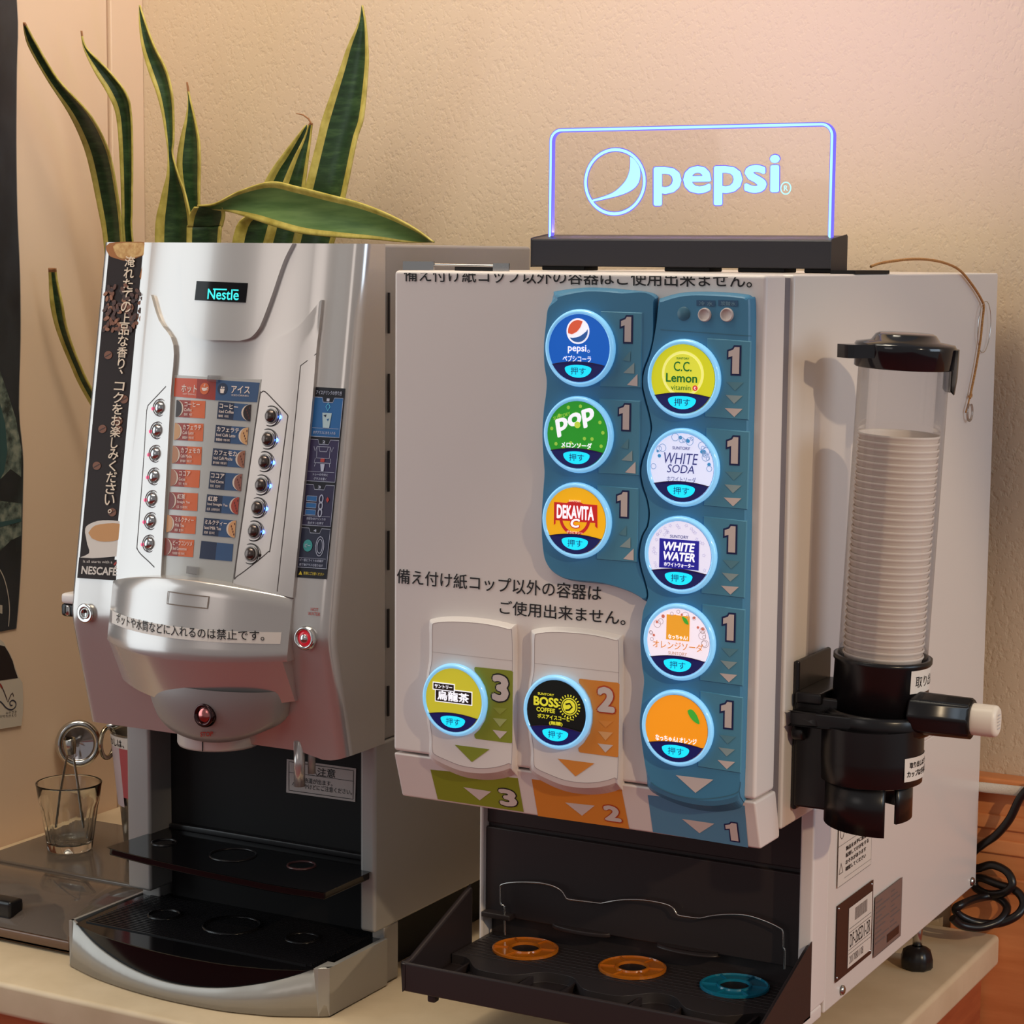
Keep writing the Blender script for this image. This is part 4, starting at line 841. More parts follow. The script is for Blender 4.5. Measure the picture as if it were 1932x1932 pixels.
def a_bo(g, D, P):
    disc(g, D, P, glow('coffee_black', (14, 18, 14), .1)); y = glow('coffee_yellow', (206, 200, 50), .6); k = glow('coffee_black')
    tx(g, D, P, 'SUNTORY', -.62, .50, -.06, .57, y, .001, .02); tx(g, D, P, 'BOSS', -.76, .16, .10, .45, y, .001, .04); tx(g, D, P, 'COFFEE', -.66, -.02, -.02, .12, y, .001, .03)
    circ(g, D, P, .46, .24, .27, y, .0008, 28); circ(g, D, P, .46, .24, .235, k, .001, 28); circ(g, D, P, .46, .24, .21, y, .0012, 28); g.line([P(*q) for q in ((.34, .30), (.48, .34), (.56, .24), (.46, .14), (.34, .12))], D, .0014, .0016, k)
    for i in range(22):
        t = 2*PI*i/22; u, v = .46+.335*math.cos(t), .24+.335*math.sin(t); q = (-.03*math.sin(t), .03*math.cos(t)); s_ = (.035*math.cos(t), .035*math.sin(t))
        g.flat([P(u+q[0]*.6-s_[0], v+q[1]*.6-s_[1]), P(u+q[0]*.6+s_[0], v+q[1]*.6+s_[1]), P(u-q[0]*.6+s_[0], v-q[1]*.6+s_[1]), P(u-q[0]*.6-s_[0], v-q[1]*.6-s_[1])], D, .001, y)
    tx(g, D, P, 'ボスアイスコーヒー', -.62, -.22, .62, -.08, y, .001, .03); tx(g, D, P, '(無糖)', -.22, -.40, .24, -.26, y, .001, .03)
for c, a, l in zip(Lc, (a_pepsi, a_pop, a_deka), ('lit blue button with a red white and blue globe', 'lit green button with white pop lettering', 'lit yellow button with red banner')): drink_button(c, a, l, PD)
for c, a, l in zip(Rc, (a_cc, a_ws, a_ww, a_os, a_or), ('lit lemon yellow button', 'lit white button with bubbles', 'lit white button with blue square', 'lit white button with orange square', 'lit orange button with green leaf')): drink_button(c, a, l, PD)
for c, a, l in zip(PC, (a_oo, a_bo), ('lit olive yellow tea button', 'lit black coffee button with yellow lettering')): drink_button(c, a, l, PD)

# splash back, drip tray, rail, feet
mb = MB(); mb.box(.0046, WD-.0146, .184, .192, .110, .284, BROWN); mb.box(.0046, WD-.0146, .1915, .1950, .074, .115, BROWN); mb.box(.0046, WD-.0146, .178, .187, .112, .207, BROWN); mb.box(.0046, WD-.0146, .181, .187, .211, .284, BROWN)  # low back strip: shade of the gap under the lip as dark panel
for xc in (.118, .238): mb.prism([(xc+.034*math.cos(t), .180+.011*math.sin(t)) for t in [PI+PI*k/18 for k in range(19)]], 'Z', .1095, .1145, BROWN)
mb.box(.006, .040, .166, .184, .112, .118, BROWN)
mb.build('splash_panel', PD, bevel=.004)
T0 = .020
mb = MB()
prof = [(T0, .076), (T0, .1037), (T0+.012, .1045), (.140, .1440), (.1515, .1478), (.1515, .076)]
for xa, xb in ((0, .0045), (WD-.005, WD)): mb.prism(prof, 'X', xa, xb, BROWN)
mb.box(0, WD, T0, T0+.005, .074, .1037, BROWN); mb.box(.002, WD-.002, T0+.002, .188, .074, .079, BROWN)
mb.box(.025, .034, T0+.004, T0+.014, .066, .076, BROWN); mb.box(.34, .35, T0+.004, T0+.014, .066, .076, BROWN)
dt = mb.build('drip_tray', PD, bevel=.002)
cc = [(.0665, .1530), (.1885, .1545), (.2995, .1560)]
def yedge(x): return .105-sum(.030*math.exp(-((x-c[0]-.004)/.036)**4) for c in cc)
edge = [(.006+(.368)*k/60, yedge(.006+.368*k/60)) for k in range(61)]
mb = MB(); mb.prism(edge+[(.374, .1915), (.006, .1915)], 'Z', .079, .0895, mat('tray_grey_black', (54, 48, 48), .4))
for i in range(9): mb.box(.010, .370, .112+.0082*i, .1148+.0082*i, .0893, .0902, BROWN)
for x in (.030, .105, .152, .226, .272, .345): mb.box(x, x+.003, T0+.004, yedge(x)+.002, .079, .0865, BROWN)
mb.build('tray_deck', dt, bevel=.0012)
AMB, TRQ = mat('amber_plastic', (196, 108, 24), .2, coat=.4), mat('turquoise_plastic', (20, 120, 150), .2, coat=.4)
for (x, y), m_, l in zip(cc, (AMB, AMB, TRQ), ('amber cup guide ring at left', 'amber cup guide ring in the middle', 'turquoise cup guide ring')):
    g = MB(); o = (x, y, .0902)
    g.lathe([(.0345, 0), (.0345, .0022), (.0328, .0028), (.0318, .0012), (.0175, .0012), (.0168, .003), (.0150, .003), (.0145, 0)], o, m_, n=48, sm=False)
    for k in range(6):
        t = k*PI/3+.3; d = Vector((math.cos(t), math.sin(t), 0)); q = Vector((-d.y, d.x, 0))*.0008; p0, p1 = Vector(o)+d*.017, Vector(o)+d*.0325; up = Vector((0, 0, .0026))
        g.add([p0-q, p0+q, p1+q, p1-q, p0-q+up, p0+q+up, p1+q+up, p1-q+up], [(4, 5, 6, 7), (0, 1, 5, 4), (2, 3, 7, 6), (1, 2, 6, 5), (3, 0, 4, 7)], m_)
    g.lathe([(.0145, .0004), (0, .0004)], o, INK, n=24)
    g.build('cup_guide', dt, label=l)
rail = [(953, 1764), (952, 1716), (951, 1709), (945, 1706), (944, 1690), (944, 1674), (947, 1669), (960, 1666), (985, 1664.5), (1020, 1666), (1045, 1672), (1060, 1681), (1067, 1692), (1073, 1696.5), (1100, 1700), (1130, 1704), (1140, 1703.5), (1158, 1700), (1180, 1697.5), (1215, 1698), (1250, 1704), (1268, 1711), (1276, 1723), (1282, 1727), (1300, 1730), (1318, 1732), (1328, 1731), (1345, 1727.5), (1375, 1725), (1410, 1727), (1445, 1738), (1470, 1750), (1477, 1757), (1478, 1775), (1478, 1788), (1481, 1793), (1480, 1828)]
mb = MB(); mb.tube([at(p, 'Y', .1705) for p in smooth(rail, 3)], .0011, STEEL, 8); mb.build('wire_rail', PD)
for x, y in ((.355, .562), (.025, .562), (.353, .165), (.025, .32)):
    g = MB(); g.cyl((x, y, .015), (0, 0, 1), .0055, .052, STEEL, 16); g.lathe([(0, 0), (.016, 0), (.018, .003), (.018, .012), (.016, .020), (.011, .024), (.006, .026)], (x, y, 0), BLACK, n=24, rmod=lambda a, h: 1+.05*math.cos(8*a)); g.build('levelling_foot', PD)
# plates and screws on the right flank
mb = MB(); LBL = mat('label_white', (222, 212, 202), .5); GL = mat('label_grey', (110, 100, 98), .5)
def SR_(y0, z0, y1, z1, m, o): mb.flat([(y0, z0), (y1, z0), (y1, z1), (y0, z1)], SIDE, o, m)
SR_(.219, .186, .318, .270, LBL, .0003); mb.line([(.219, .186), (.318, .186), (.318, .27), (.219, .27)], SIDE, .0005, .0005, GL, True); mb.line([(.219, .2275), (.318, .2275)], SIDE, .0005, .0005, GL); mb.line([(.238, .1915), (.318, .1915)], SIDE, .0005, .0004, GL)
for k, (t, z) in enumerate((('コンセントを抜く', .250), ('感電のおそれが', .243), ('あります', .236), ('製品を水平に設置する', .2185), ('転倒してけがをする', .2115), ('おそれがあります', .2045), ('確認してください', .1975))): mb.textb(t, SIDE, .241, z, .241+.0075*len(t), z+.0046, .0006, INK, .02)
mb.line([(.2225, .199), (.2335, .199), (.228, .209)], SIDE, .0006, .0016, GL, True); mb.line(ell(.229, .240, .005, .006, 18), SIDE, .0006, .001, GL, True)
mb.build('caution_label', PD, label='white caution label with two boxes')
mb = MB(); PBR = mat('plate_brown', (66, 46, 42), .35, .3)
SR_(.2205, .0885, .3275, .1675, PBR, .0005); SR_(.2545, .0935, .324, .156, LBL, .0008)
for z in (.134, .130, .112, .108): mb.line([(.2565, z), (.322, z)], SIDE, .0010, .0006, GL)
for k in range(34): SR_(.272+.0011*k, .139, .272+.0011*k+(.0006 if k*7 % 5 > 2 else .0003), .152, GL, .0010)
mb.textb('DF-26ED1-2R', SIDE, .259, .114, .320, .128, .0010, INK, .0); mb.textb('20170801108', SIDE, .259, .097, .300, .105, .0010, GL)
for y, z in ((.225, .1635), (.323, .1635), (.225, .0925), (.323, .0925)): mb.lathe([(.0016, 0), (.001, .0008), (0, .001)], (WD+.0005, y, z), STEEL, (1, 0, 0), 10)
mb.build('rating_plate', PD, label='brown plate with white serial sticker')
mb = MB(); PSI = mat('plate_silver', (150, 138, 134), .3, .5); SR_(.3345, .0815, .4215, .146, PSI, .0005); mb.line([(.3345, .0815), (.4215, .0815), (.4215, .146), (.3345, .146)], SIDE, .0007, .0008, GL, True)
for k in range(9): mb.line([(.339, .139-.0055*k), (.339+.018+.012*(k*5 % 3), .139-.0055*k)], SIDE, .0007, .0016, GL); mb.line([(.386, .139-.0055*k), (.386+.012+.009*(k*7 % 3), .139-.0055*k)], SIDE, .0007, .0014, GL)
SR_(.376, .086, .415, .095, PBR, .0008); mb.build('data_plate', PD, label='worn silver data plate')
for p in ((1589, 1868), (1834, 1663)):
    c = SIDE.pos(*SIDE.hit(p)); g = MB(); g.lathe([(.0052, 0), (.0048, .0016), (.003, .0028), (0, .003)], c, STEEL, (1, 0, 0), 18); g.build('screw', PD)
xrb = at((1569, 480), 'Y', .235).x
# latch bracket lying on the roof
mb = MB(); P_ = lambda p: at(p, 'Y', .05)
a, b = P_((760, 489)), P_((818, 510)); mb.box(a.x, b.x, .05, .0515, HT, HT+.0085, CHROME); a, b = P_((778, 500)), P_((938, 503)); mb.tube([(a.x, .052, HT+.0055), (b.x, .052, HT+.0048)], .0016, CHROME, 8)
a, b = P_((852, 503)), P_((930, 510)); mb.box(a.x, b.x, .056, .07, HT, HT+.004, BLACK); a, b = P_((930, 497)), P_((960, 510)); mb.box(a.x, b.x, .05, .0515, HT, HT+.0075, CHROME)  # black block gives the dark gap by the rod its shade
mb.build('roof_latch', PD)
mb = MB(); mb.box(xrb+.003, .3795, .225, .325, HT, HT+.0035, MATTEBLACK); mb.build('roof_pad', PD)

# ================================================================== illuminated sign on the roof
SY = .255
SG = thing('illuminated_sign', 'glowing blue edge lit clear acrylic sign on a black base', 'sign', (.18, SY, HT))
xl, xr = at((1002, 480), 'Y', .235).x, at((1569, 480), 'Y', .235).x
mb = MB(); mb.prism([(.235, HT+.0045), (.235, .8216), (.2395, .8225), (.276, .8268), (.278, .8255), (.278, HT+.0045)], 'X', xl, xr, mat('sign_base', (34, 31, 38), .4))
for x in (xl+.01, xl+.15, xr-.10, xr-.03): mb.box(x, x+.05 if x < xr-.05 else x+.028, .24, .272, HT+.0004, HT+.005, MATTEBLACK)
mb.build('sign_base', SG, bevel=.0012)
SP = Surf('Y', SY)
CY = mat('sign_cyan', (20, 40, 60), .5, emit=(176, 246, 255), es=1.25, spec=.1); HALO = mat('sign_violet_bloom', (20, 20, 60), .5, emit=(126, 112, 255), es=1.0, spec=.1)  # violet: camera bloom round the cyan lines, painted as glow
acr = clear('clear_acrylic', (.985, .978, .985), .012)
bl_, br_, tr_, tl_ = [SP.hit(p) for p in ((1036, 446), (1569, 446), (1573.5, 232), (1037, 242))]
x0, x1 = (bl_[0]+tl_[0])/2, (br_[0]+tr_[0])/2; z1 = (tl_[1]+tr_[1])/2; z0 = .8225; rc = .013
path = [(x0, z0)]+[(x0+rc-rc*math.cos(t), z1-rc+rc*math.sin(t)) for t in [PI/2*k/8 for k in range(9)]]+[(x1-rc+rc*math.sin(t), z1-rc+rc*math.cos(t)) for t in [PI/2*k/8 for k in range(9)]]+[(x1, z0)]
mb = MB(); mb.prism(path, 'Y', SY, SY+.005, acr); pnl = mb.build('acrylic_panel', SG)
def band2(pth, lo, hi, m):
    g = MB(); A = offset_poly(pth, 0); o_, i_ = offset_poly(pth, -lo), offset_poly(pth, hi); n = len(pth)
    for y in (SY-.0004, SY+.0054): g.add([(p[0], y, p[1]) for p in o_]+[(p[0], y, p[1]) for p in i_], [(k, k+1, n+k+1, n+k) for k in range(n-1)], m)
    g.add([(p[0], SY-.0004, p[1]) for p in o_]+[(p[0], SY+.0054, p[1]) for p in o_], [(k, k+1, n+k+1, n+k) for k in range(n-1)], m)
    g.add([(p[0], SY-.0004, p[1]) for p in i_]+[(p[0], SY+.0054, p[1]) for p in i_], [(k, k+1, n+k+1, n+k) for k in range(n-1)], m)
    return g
for g, nm in ((band2(path, .0005, .0036, HALO), 'glowing_edge'),):
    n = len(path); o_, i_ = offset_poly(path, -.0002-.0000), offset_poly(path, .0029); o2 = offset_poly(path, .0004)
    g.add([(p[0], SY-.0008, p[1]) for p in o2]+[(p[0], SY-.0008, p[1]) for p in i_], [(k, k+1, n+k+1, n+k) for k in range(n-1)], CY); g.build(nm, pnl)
d_ = bpy.data.lights.new('sign_led_strip', 'AREA'); d_.shape = 'RECTANGLE'; d_.size = xr-xl-.03; d_.size_y = .02; d_.energy = 4; d_.color = (.55, .42, 1)
lo_ = bpy.data.objects.new('sign_led_strip', d_); C.objects.link(lo_); lo_.location = ((xl+xr)/2, SY+.004, .8285); lo_.rotation_euler = (PI, 0, 0)
g = MB(); c = SP.hit((1160.5, 343)); rx = abs(SP.hit((1216, 343))[0]-SP.hit((1105, 343))[0])/2; rz = abs(SP.hit((1160, 283))[1]-SP.hit((1160, 404))[1])/2
g.line(ell(c[0], c[1], rx, rz, 48), SP, .0004, .0048, HALO, True); g.line(ell(c[0], c[1], rx, rz, 48), SP, .0008, .0030, CY, True)
zq = lambda p: (740+p[0]/2.147, 200+p[1]/2.147)
swoosh = [SP.hit(zq(p)) for p in smooth([(965, 205), (985, 220), (1005, 255), (1003, 300), (985, 330), (950, 352), (900, 368), (812, 388)], 3)+smooth([(812, 380), (860, 366), (905, 345), (945, 305), (962, 265), (966, 230), (965, 207)], 3)]
g.flat(offset_poly(swoosh, -.0007), SP, .0004, HALO); g.flat(swoosh, SP, .0008, CY)
def sgtext(t, p0, p1, p2, off, m, bold): g.text(t, SP, zq(p0), zq(p1), zq(p2), off, m, bold)
sgtext('pepsi', (1055, 408), (1573, 404), (1055, 203), .0004, HALO, .036); sgtext('pepsi', (1059, 404), (1569, 400), (1059, 207), .0008, CY, .024)
c2 = SP.hit(zq((1595, 333))); g.line(ell(c2[0], c2[1], .0052, .0058, 22), SP, .0006, .0012, CY, True); g.textb('R', SP, c2[0]-.002, c2[1]-.0025, c2[0]+.0022, c2[1]+.0028, .0006, CY, .02)
g.build('glowing_lettering', pnl)

# ================================================================== paper cup dispenser on the flank
CD = thing('cup_dispenser', 'clear tube paper cup dispenser with black lid and holder on the dispenser flank', 'cup dispenser', (.452, .115, .28))
AX = lambda z: .455+.0436*(z-.43)
AY = .115; LEAN = Vector((.0436, 0, 1)).normalized()
mb = MB(); mb.box(WD+.0005, WD+.006, .085, .170, .296, .4365, BLACK); mb.box(WD+.005, WD+.030, .079, .165, .398, .409, BLACK); mb.box(WD+.005, .425, .088, .150, .318, .330, BLACK)
mb.box(WD+.004, .43, .083, .0875, .30, .405, BLACK); mb.cyl((WD+.004, .079, .372), (1, 0, 0), .008, .012, BLACK, 18)
mb.build('wall_bracket', CD, bevel=.003)
mb = MB(); mb.lathe([(.0405, 0), (.0435, 0), (.0435, .050), (.0450, .052), (.0450, .056), (.0412, .056), (.0408, 0)], (AX(.388), AY, .388), BLACK, LEAN, 48)
mb.lathe([(.042, -.012), (.0485, -.012), (.0505, -.009), (.0505, .004), (.0485, .007), (.046, .007)], (AX(.388), AY, .388), BLACK, LEAN, 48)
hold = mb.build('cup_holder', CD)
mb = MB(); mb.box(WD+.006, .462, .0655, .0715, .380, .394, BLACK); mb.box(WD+.006, .462, .1585, .1645, .380, .394, BLACK); mb.box(WD+.006, .4125, .0655, .1645, .380, .394, BLACK); mb.build('holder_flange', CD, bevel=.002)
V0 = math.atan2(-_f.y, -_f.x)                                      # bearing towards the camera
mb = MB(); cx, cy = AX(.35), .104
mb.lathe([(.042, .03), (.042, -.020), (.0435, -.0225), (.0460, -.021), (.0468, 0), (.0468, .03)], (cx, cy, .352), BLACK, n=48); mb.build('holder_body', CD)
def shell(name, a0, a1, r_, z0, z1, dz, th=.003):
    n = 22; vs = []
    for rr_ in (r_, r_-th):
        for zz_ in (0, 1):
            for k in range(n+1):
                t = a0+(a1-a0)*k/n; e = abs(2*k/n-1)
                vs.append((cx+rr_*math.cos(t), cy+rr_*math.sin(t), z1 if zz_ else z0+dz*(k/n)))
    k = n+1; g = MB(); fs = []
    for i in range(n): fs += [(i, i+1, k+i+1, k+i), (2*k+i+1, 2*k+i, 3*k+i, 3*k+i+1), (i, 2*k+i, 2*k+i+1, i+1), (k+i, k+i+1, 3*k+i+1, 3*k+i)]
    fs += [(0, k, 3*k, 2*k), (n, 2*k+n, 3*k+n, k+n)]
    return g.add(vs, fs, BLACK, True).build(name, CD)
shell('cup_chute', V0+math.radians(-95), V0+math.radians(8), .0425, .2905, .335, -.005); shell('cup_chute', V0+math.radians(28), V0+math.radians(150), .038, .296, .335, .004)
mb = MB(); yb = .102
mb.cyl((AX(.4)+.035, yb, .397), (1, 0, 0), .0205, .055, BLACK, 8, r2=.0195, sm=False); mb.lathe([(.0195, 0), (.016, .002), (0, .002)], (AX(.4)+.09, yb, .397), BLACK, (1, 0, 0), 8, False)
bar = mb.build('release_barrel', CD, bevel=.003)
mb = MB(); e = ell(0, 0, .0135, .0145, 20); mb.prism([(yb+u*(1.0 if abs(u) < .011 else .93), .397+v) for u, v in e], 'X', AX(.4)+.086, AX(.4)+.115, mat('ivory_button', (232, 220, 206), .35))
pb = mb.build('release_button', bar, bevel=.004, seg=3, label='ivory push button')
mb = MB(); BF = Surf('X', AX(.4)+.1151)
for k in range(5): mb.line([(yb-.004, .391+.003*k), (yb+.004, .391+.003*k)], BF, .0003, .0011, mat('button_marks', (196, 192, 192), .5))
mb.build('button_marks', bar)
tubem = clear('clear_tube', (.88, .88, .90), .04)
z0t, z1t = .432, .722; Lt = (z1t-z0t)/LEAN.z
mb = MB(); mb.lathe([(.0405, 0), (.0405, Lt)], (AX(z0t), AY, z0t), tubem, LEAN, 72, rmod=lambda a, h: 1+.0035*math.cos(72*a/2)); tubeo = mb.build('clear_tube', CD)
mb = MB(); lo = Vector((AX(.707), AY, .707))
mb.lathe([(.0430, 0), (.0445, .001), (.0450, .017), (.0455, .020), (.044, .0225), (.031, .0245), (.027, .030), (.024, .0315), (0, .032)], lo, mat('lid_black', (20, 19, 24), .12, coat=.3), LEAN, 44)
LB = mat('lid_black'); mb.prism([(-.030, -.018), (-.062, -.013), (-.066, -.009), (-.066, .009), (-.062, .013), (-.030, .018)], 'Z', 0, .012, LB)
for i in range(len(mb.v)-24, len(mb.v)): p = mb.v[i]; q = Vector((p.x*.42-p.y*.55, p.y*.42+p.x*.55, 0)); mb.v[i] = lo+Vector((q.x*1.42, q.y*1.42, p.z+.010))
lat = Vector((_r.x, _r.y, 0)).normalized()
mb.lathe([(.0430, .019), (.0435, -.018), (.0465, -.021), (.0480, -.006), (.0480, .019), (.0430, .019)], lo, BLACK, LEAN, 14, True, -.42, .42, xdir=lat)
mb.build('tube_lid', CD)
CS = Cyl(AX(.41), AY, .0437, .0436, .41); CS2 = Cyl(cx, cy, .0471)
def csticker(surf, a0, a1, z0, z1, lines, nm, lb):
    g = MB(); g.patch(surf, [(a0, z1), (a0, z0)], [(a1, z1), (a1, z0)], 2, 24, .0002, .0002, PAPER)
    for t, u0, v0, u1, v1, bd in lines: g.textb(t, surf, a0+(a1-a0)*u0, z0+(z1-z0)*v0, a0+(a1-a0)*u1, z0+(z1-z0)*v1, .0005, INK, bd)
    g.build(nm, CD, label=lb)
csticker(CS, .46, 1.75, .4155, .4365, [('取り出し口', .10, .25, .92, .75, .0)], 'sticker', 'white sticker on the holder collar')
csticker(CS2, .50, 1.75, .337, .3585, [('取り出しはワンカップ', .10, .56, .95, .82, .025), ('カップは手前に引いて', .05, .18, .95, .46, .025)], 'sticker', 'white two line sticker on the holder body')

# the stacked paper cups, one object each
CUPM = mat('paper_cup', (236, 222, 210), .6)
def cup_mesh():
    g = MB(); g.lathe([(0, .0005), (.0245, 0), (.0250, .001), (.0355, .0765), (.0362, .0772), (.0370, .0785), (.0366, .0800), (.0354, .0796), (.0350, .0780), (.0246, .003), (0, .003)], (0, 0, 0), CUPM, n=40); return g
first = None
zr0, step, NC = .446, .0061, 34
for i in range(NC):
    zt = zr0+step*i; zb = zt-.079
    p = Vector((AX(zb), AY, zb))
    if first is None: o = first = cup_mesh().build('paper_cup', None, origin=(0, 0, 0)); first.rotation_euler = LEAN.to_track_quat('Z', 'Y').to_euler()
    else: o = first.copy(); C.objects.link(o)
    o.location = p
    tag(o, 'white paper cup nested in the stack inside the clear tube' if i < NC-1 else 'topmost white paper cup of the stack in the clear tube', 'paper cup', 'paper cups stacked in the tube')

# ================================================================== string with rings, hanging over the flank
ST = thing('string_loop', 'brown string with a wire ring draped over the dispenser roof edge', 'string', at((1650, 505), 'X', .375))
SX = .3835
def sp(p, x=SX): return at(p, 'X', x)
pts = [at((1643, 503), 'X', .372), at((1660, 497), 'X', .375), at((1690, 492), 'X', .378), sp((1720, 489)), sp((1752, 490)), sp((1785, 497)), sp((1812, 511)), sp((1836, 540)), sp((1852, 566)), sp((1856, 580)), sp((1853, 610)), sp((1850, 640)), sp((1842, 690)), sp((1833, 735)), sp((1830, 752))]
mb = MB(); STR = noise_colour(mat('brown_string', (186, 130, 70), .8), [(.3, (160, 102, 52)), (.7, (208, 152, 88))], 600, 2)
P3 = smooth([tuple(p) for p in pts], 5); mb.tube(P3, .0014, STR, 8)
for k in range(5): q = sp((1830+rnd.uniform(-3, 3), 747+rnd.uniform(-4, 6))); mb.lathe([(0, -.0018), (.0018, 0), (0, .0018)], q, STR, (1, k-2, 1), 8)
mb.tube([sp((1829, 752)), sp((1826, 765)), sp((1822, 778))], .001, STR, 6)
mb.build('string', ST)
c = sp((1857, 617)); ry = (sp((1869, 617))-sp((1845, 617))).length/2; rz = (sp((1857, 569))-sp((1857, 665))).length/2
mb = MB(); mb.tube([(SX+.0008*math.sin(t), c.y+ry*math.cos(t), c.z+rz*math.sin(t)) for t in [2*PI*k/40 for k in range(40)]], .0005, CHROME, 6, True); mb.build('wire_ring', ST)
c = sp((1828, 776)); mb = MB(); mb.tube([(SX+.001, c.y+.0095*math.cos(t), c.z+.0095*math.sin(t)-.001) for t in [PI*.62+1.7*PI*k/24 for k in range(25)]], .0014, clear('clear_hook', (.75, .70, .66), .18), 8); mb.build('clear_hook', ST)

# ================================================================== black power cord and white cable behind
CABLE = mat('cable_black', (24, 21, 21), .3)
YC = YB-.06
def cp(p, y=YC): return at(p, 'Y', y)
loop = [(1950, 1478, .70), (1925, 1505, .70), (1905, 1545, .70), (1880, 1575, .705), (1856, 1592, .715), (1835, 1610, .72), (1828, 1635, .72), (1845, 1638, .72), (1872, 1632, .716), (1900, 1645, .71), (1910, 1668, .705), (1895, 1684, .705), (1866, 1687, .712), (1842, 1676, .72), (1838, 1662, .722), (1850, 1656, .722), (1882, 1668, .716), (1916, 1680, .71), (1931, 1702, .704), (1920, 1726, .69), (1885, 1742, .68), (1845, 1741, .67), (1815, 1730, .66), (1803, 1716, .655), (1815, 1706, .66), (1848, 1694, .700), (1878, 1692, .712), (1900, 1712, .70), (1886, 1737, .68), (1850, 1750, .664), (1815, 1746, .650), (1797, 1732, .640)]
pts = [tuple(at((x, y), 'Y', q)) for x, y, q in loop]
mb = MB(); mb.tube(smooth(pts, 6), .0050, CABLE, 10)
pc = mb.build('power_cord', None, origin=pts[-1]); tag(pc, 'thick black power cord coiled at the rear corner of the counter', 'power cord')
wv = noise_bump(mat('woven_white', (216, 206, 192), .8), 900, .6, 2, .001)
mb = MB(); mb.tube([(.34+.05*k, YB-.037+.0008*math.sin(k), .182+.0010*k) for k in range(14)], .0062, wv, 12, flat=.55, up=(0, 0, 1))
wc = mb.build('woven_cable', None, origin=(.6, YB-.037, .16)); tag(wc, 'white woven cable running along the wooden ledge below the wall', 'cable')

# ================================================================== snake plant in a pot behind the coffee machine
PX, PY = -.700, .636
PL = thing('snake_plant', 'potted snake plant with yellow edged green leaves behind the coffee machine', 'plant', (PX, PY, 0))
mb = MB(); mb.lathe([(0, 0), (.070, 0), (.076, .004), (.092, .15), (.097, .152), (.097, .165), (.088, .165), (.084, .15), (0, .15)], (PX, PY, 0), mat('terracotta', (150, 90, 62), .7), n=40); mb.build('pot', PL)
LG = noise_colour(mat('leaf_dark_green', (44, 70, 38), .38), [(.25, (22, 40, 22)), (.5, (40, 66, 36)), (.75, (70, 98, 56))], 55, 4, (.5, .5, 2.4), .65)
LY = noise_colour(mat('leaf_yellow_edge', (196, 180, 84), .45), [(.3, (166, 150, 62)), (.7, (212, 196, 104))], 60, 3)
LG2 = noise_colour(mat('leaf_mid_green', (96, 128, 70), .38), [(.3, (78, 110, 58)), (.7, (118, 148, 86))], 30, 3, (.4, .4, 3))
LBR = mat('leaf_brown_tip', (150, 100, 62), .6)
def leaf(rows, cup=.25, tip=0, edge=.17, cut=False):
    # rows: (left px x, right px x, px y, depth Y) from the tip down to the pot
    L_ = smooth([tuple(at((r_[0], r_[2] if len(r_) < 5 else r_[2]), 'Y', r_[3])) for r_ in rows], 5); R2 = smooth([tuple(at((r_[1], r_[2] if len(r_) < 5 else r_[4]), 'Y', r_[3])) for r_ in rows], 5)
    e0, e1 = Vector(L_[-1]), Vector(R2[-1]); mid = (e0+e1)/2; root = Vector((PX+(mid.x-PX)*.45, PY+(mid.y-PY)*.5, .145))   # down into the soil of the pot
    for k in range(1, 9):
        q = k/8; m_ = mid.lerp(root, q); hw = (e1-e0)/2*(1-.35*q); L_.append(tuple(m_-hw)); R2.append(tuple(m_+hw))
    us = [0, edge*.5, edge, .36, .5, .64, 1-edge, 1-edge*.5, 1]; n = len(us); vs = []
    for a, b in zip(L_, R2):
        a, b = Vector(a), Vector(b); wdt = (b-a).length
        for u in us: vs.append(a+(b-a)*u+Vector((0, 1, 0))*(wdt*cup*(1-(2*u-1)**2)))
    g = MB(); N = len(L_)
    for i in range(N-1):
        for j in range(n-1):
            m_ = LBR if i < tip else (LY if j in (0, 1, n-2, n-3) else LG)
            g.add([vs[i*n+j], vs[i*n+j+1], vs[(i+1)*n+j+1], vs[(i+1)*n+j]], [(0, 1, 2, 3)], m_, True)
    o = g.build('leaf', PL)
    b = bmesh.new(); b.from_mesh(o.data); bmesh.ops.remove_doubles(b, verts=b.verts, dist=1e-5); b.to_mesh(o.data); b.free()
    md = o.modifiers.new('thick', 'SOLIDIFY'); md.thickness = .0022; md.offset = 0
    return o
Y0 = .60
leaf([(43, 47, 43, .43), (52, 70, 85, .45), (88, 110, 150, .475), (128, 167, 212, .50), (152, 196, 262, .53), (167, 212, 310, .55), (185, 226, 396, .57), (194, 230, 446, .58), (203, 238, 540, .60), (225, 255, 700, .625), (262, 285, 850, .632), (300, 318, 1010, .634)], .2, 1)
leaf([(152, 154, 58, .55), (157, 163, 90, .55), (176, 204, 132, .555), (202, 238, 176, .56), (219, 248, 220, .57), (226, 250, 308, .58), (229, 249, 396, .59), (231, 250, 450, .595), (250, 272, 640, .62), (285, 305, 860, .632), (310, 326, 1010, .634)], .3, 2)
leaf([(262, 264, 10, .60), (262, 275, 44, .60), (267, 292, 88, .60), (279, 314, 132, .605), (295, 325, 176, .605), (306, 328, 220, .61), (313, 328, 264, .61), (316, 326, 290, .612), (314, 337, 330, .612), (303, 352, 374, .615), (292, 361, 444, .618), (300, 350, 620, .63), (325, 350, 850, .635), (330, 348, 1010, .635)], .22)
leaf([(351, 353, 155, .63), (354, 359, 187, .63), (350, 367, 220, .63), (339, 376, 264, .63), (333, 378, 308, .63), (339, 377, 352, .632), (352, 376, 396, .634), (352, 372, 450, .636), (350, 372, 700, .645), (355, 372, 1005, .65)], .2, 3)
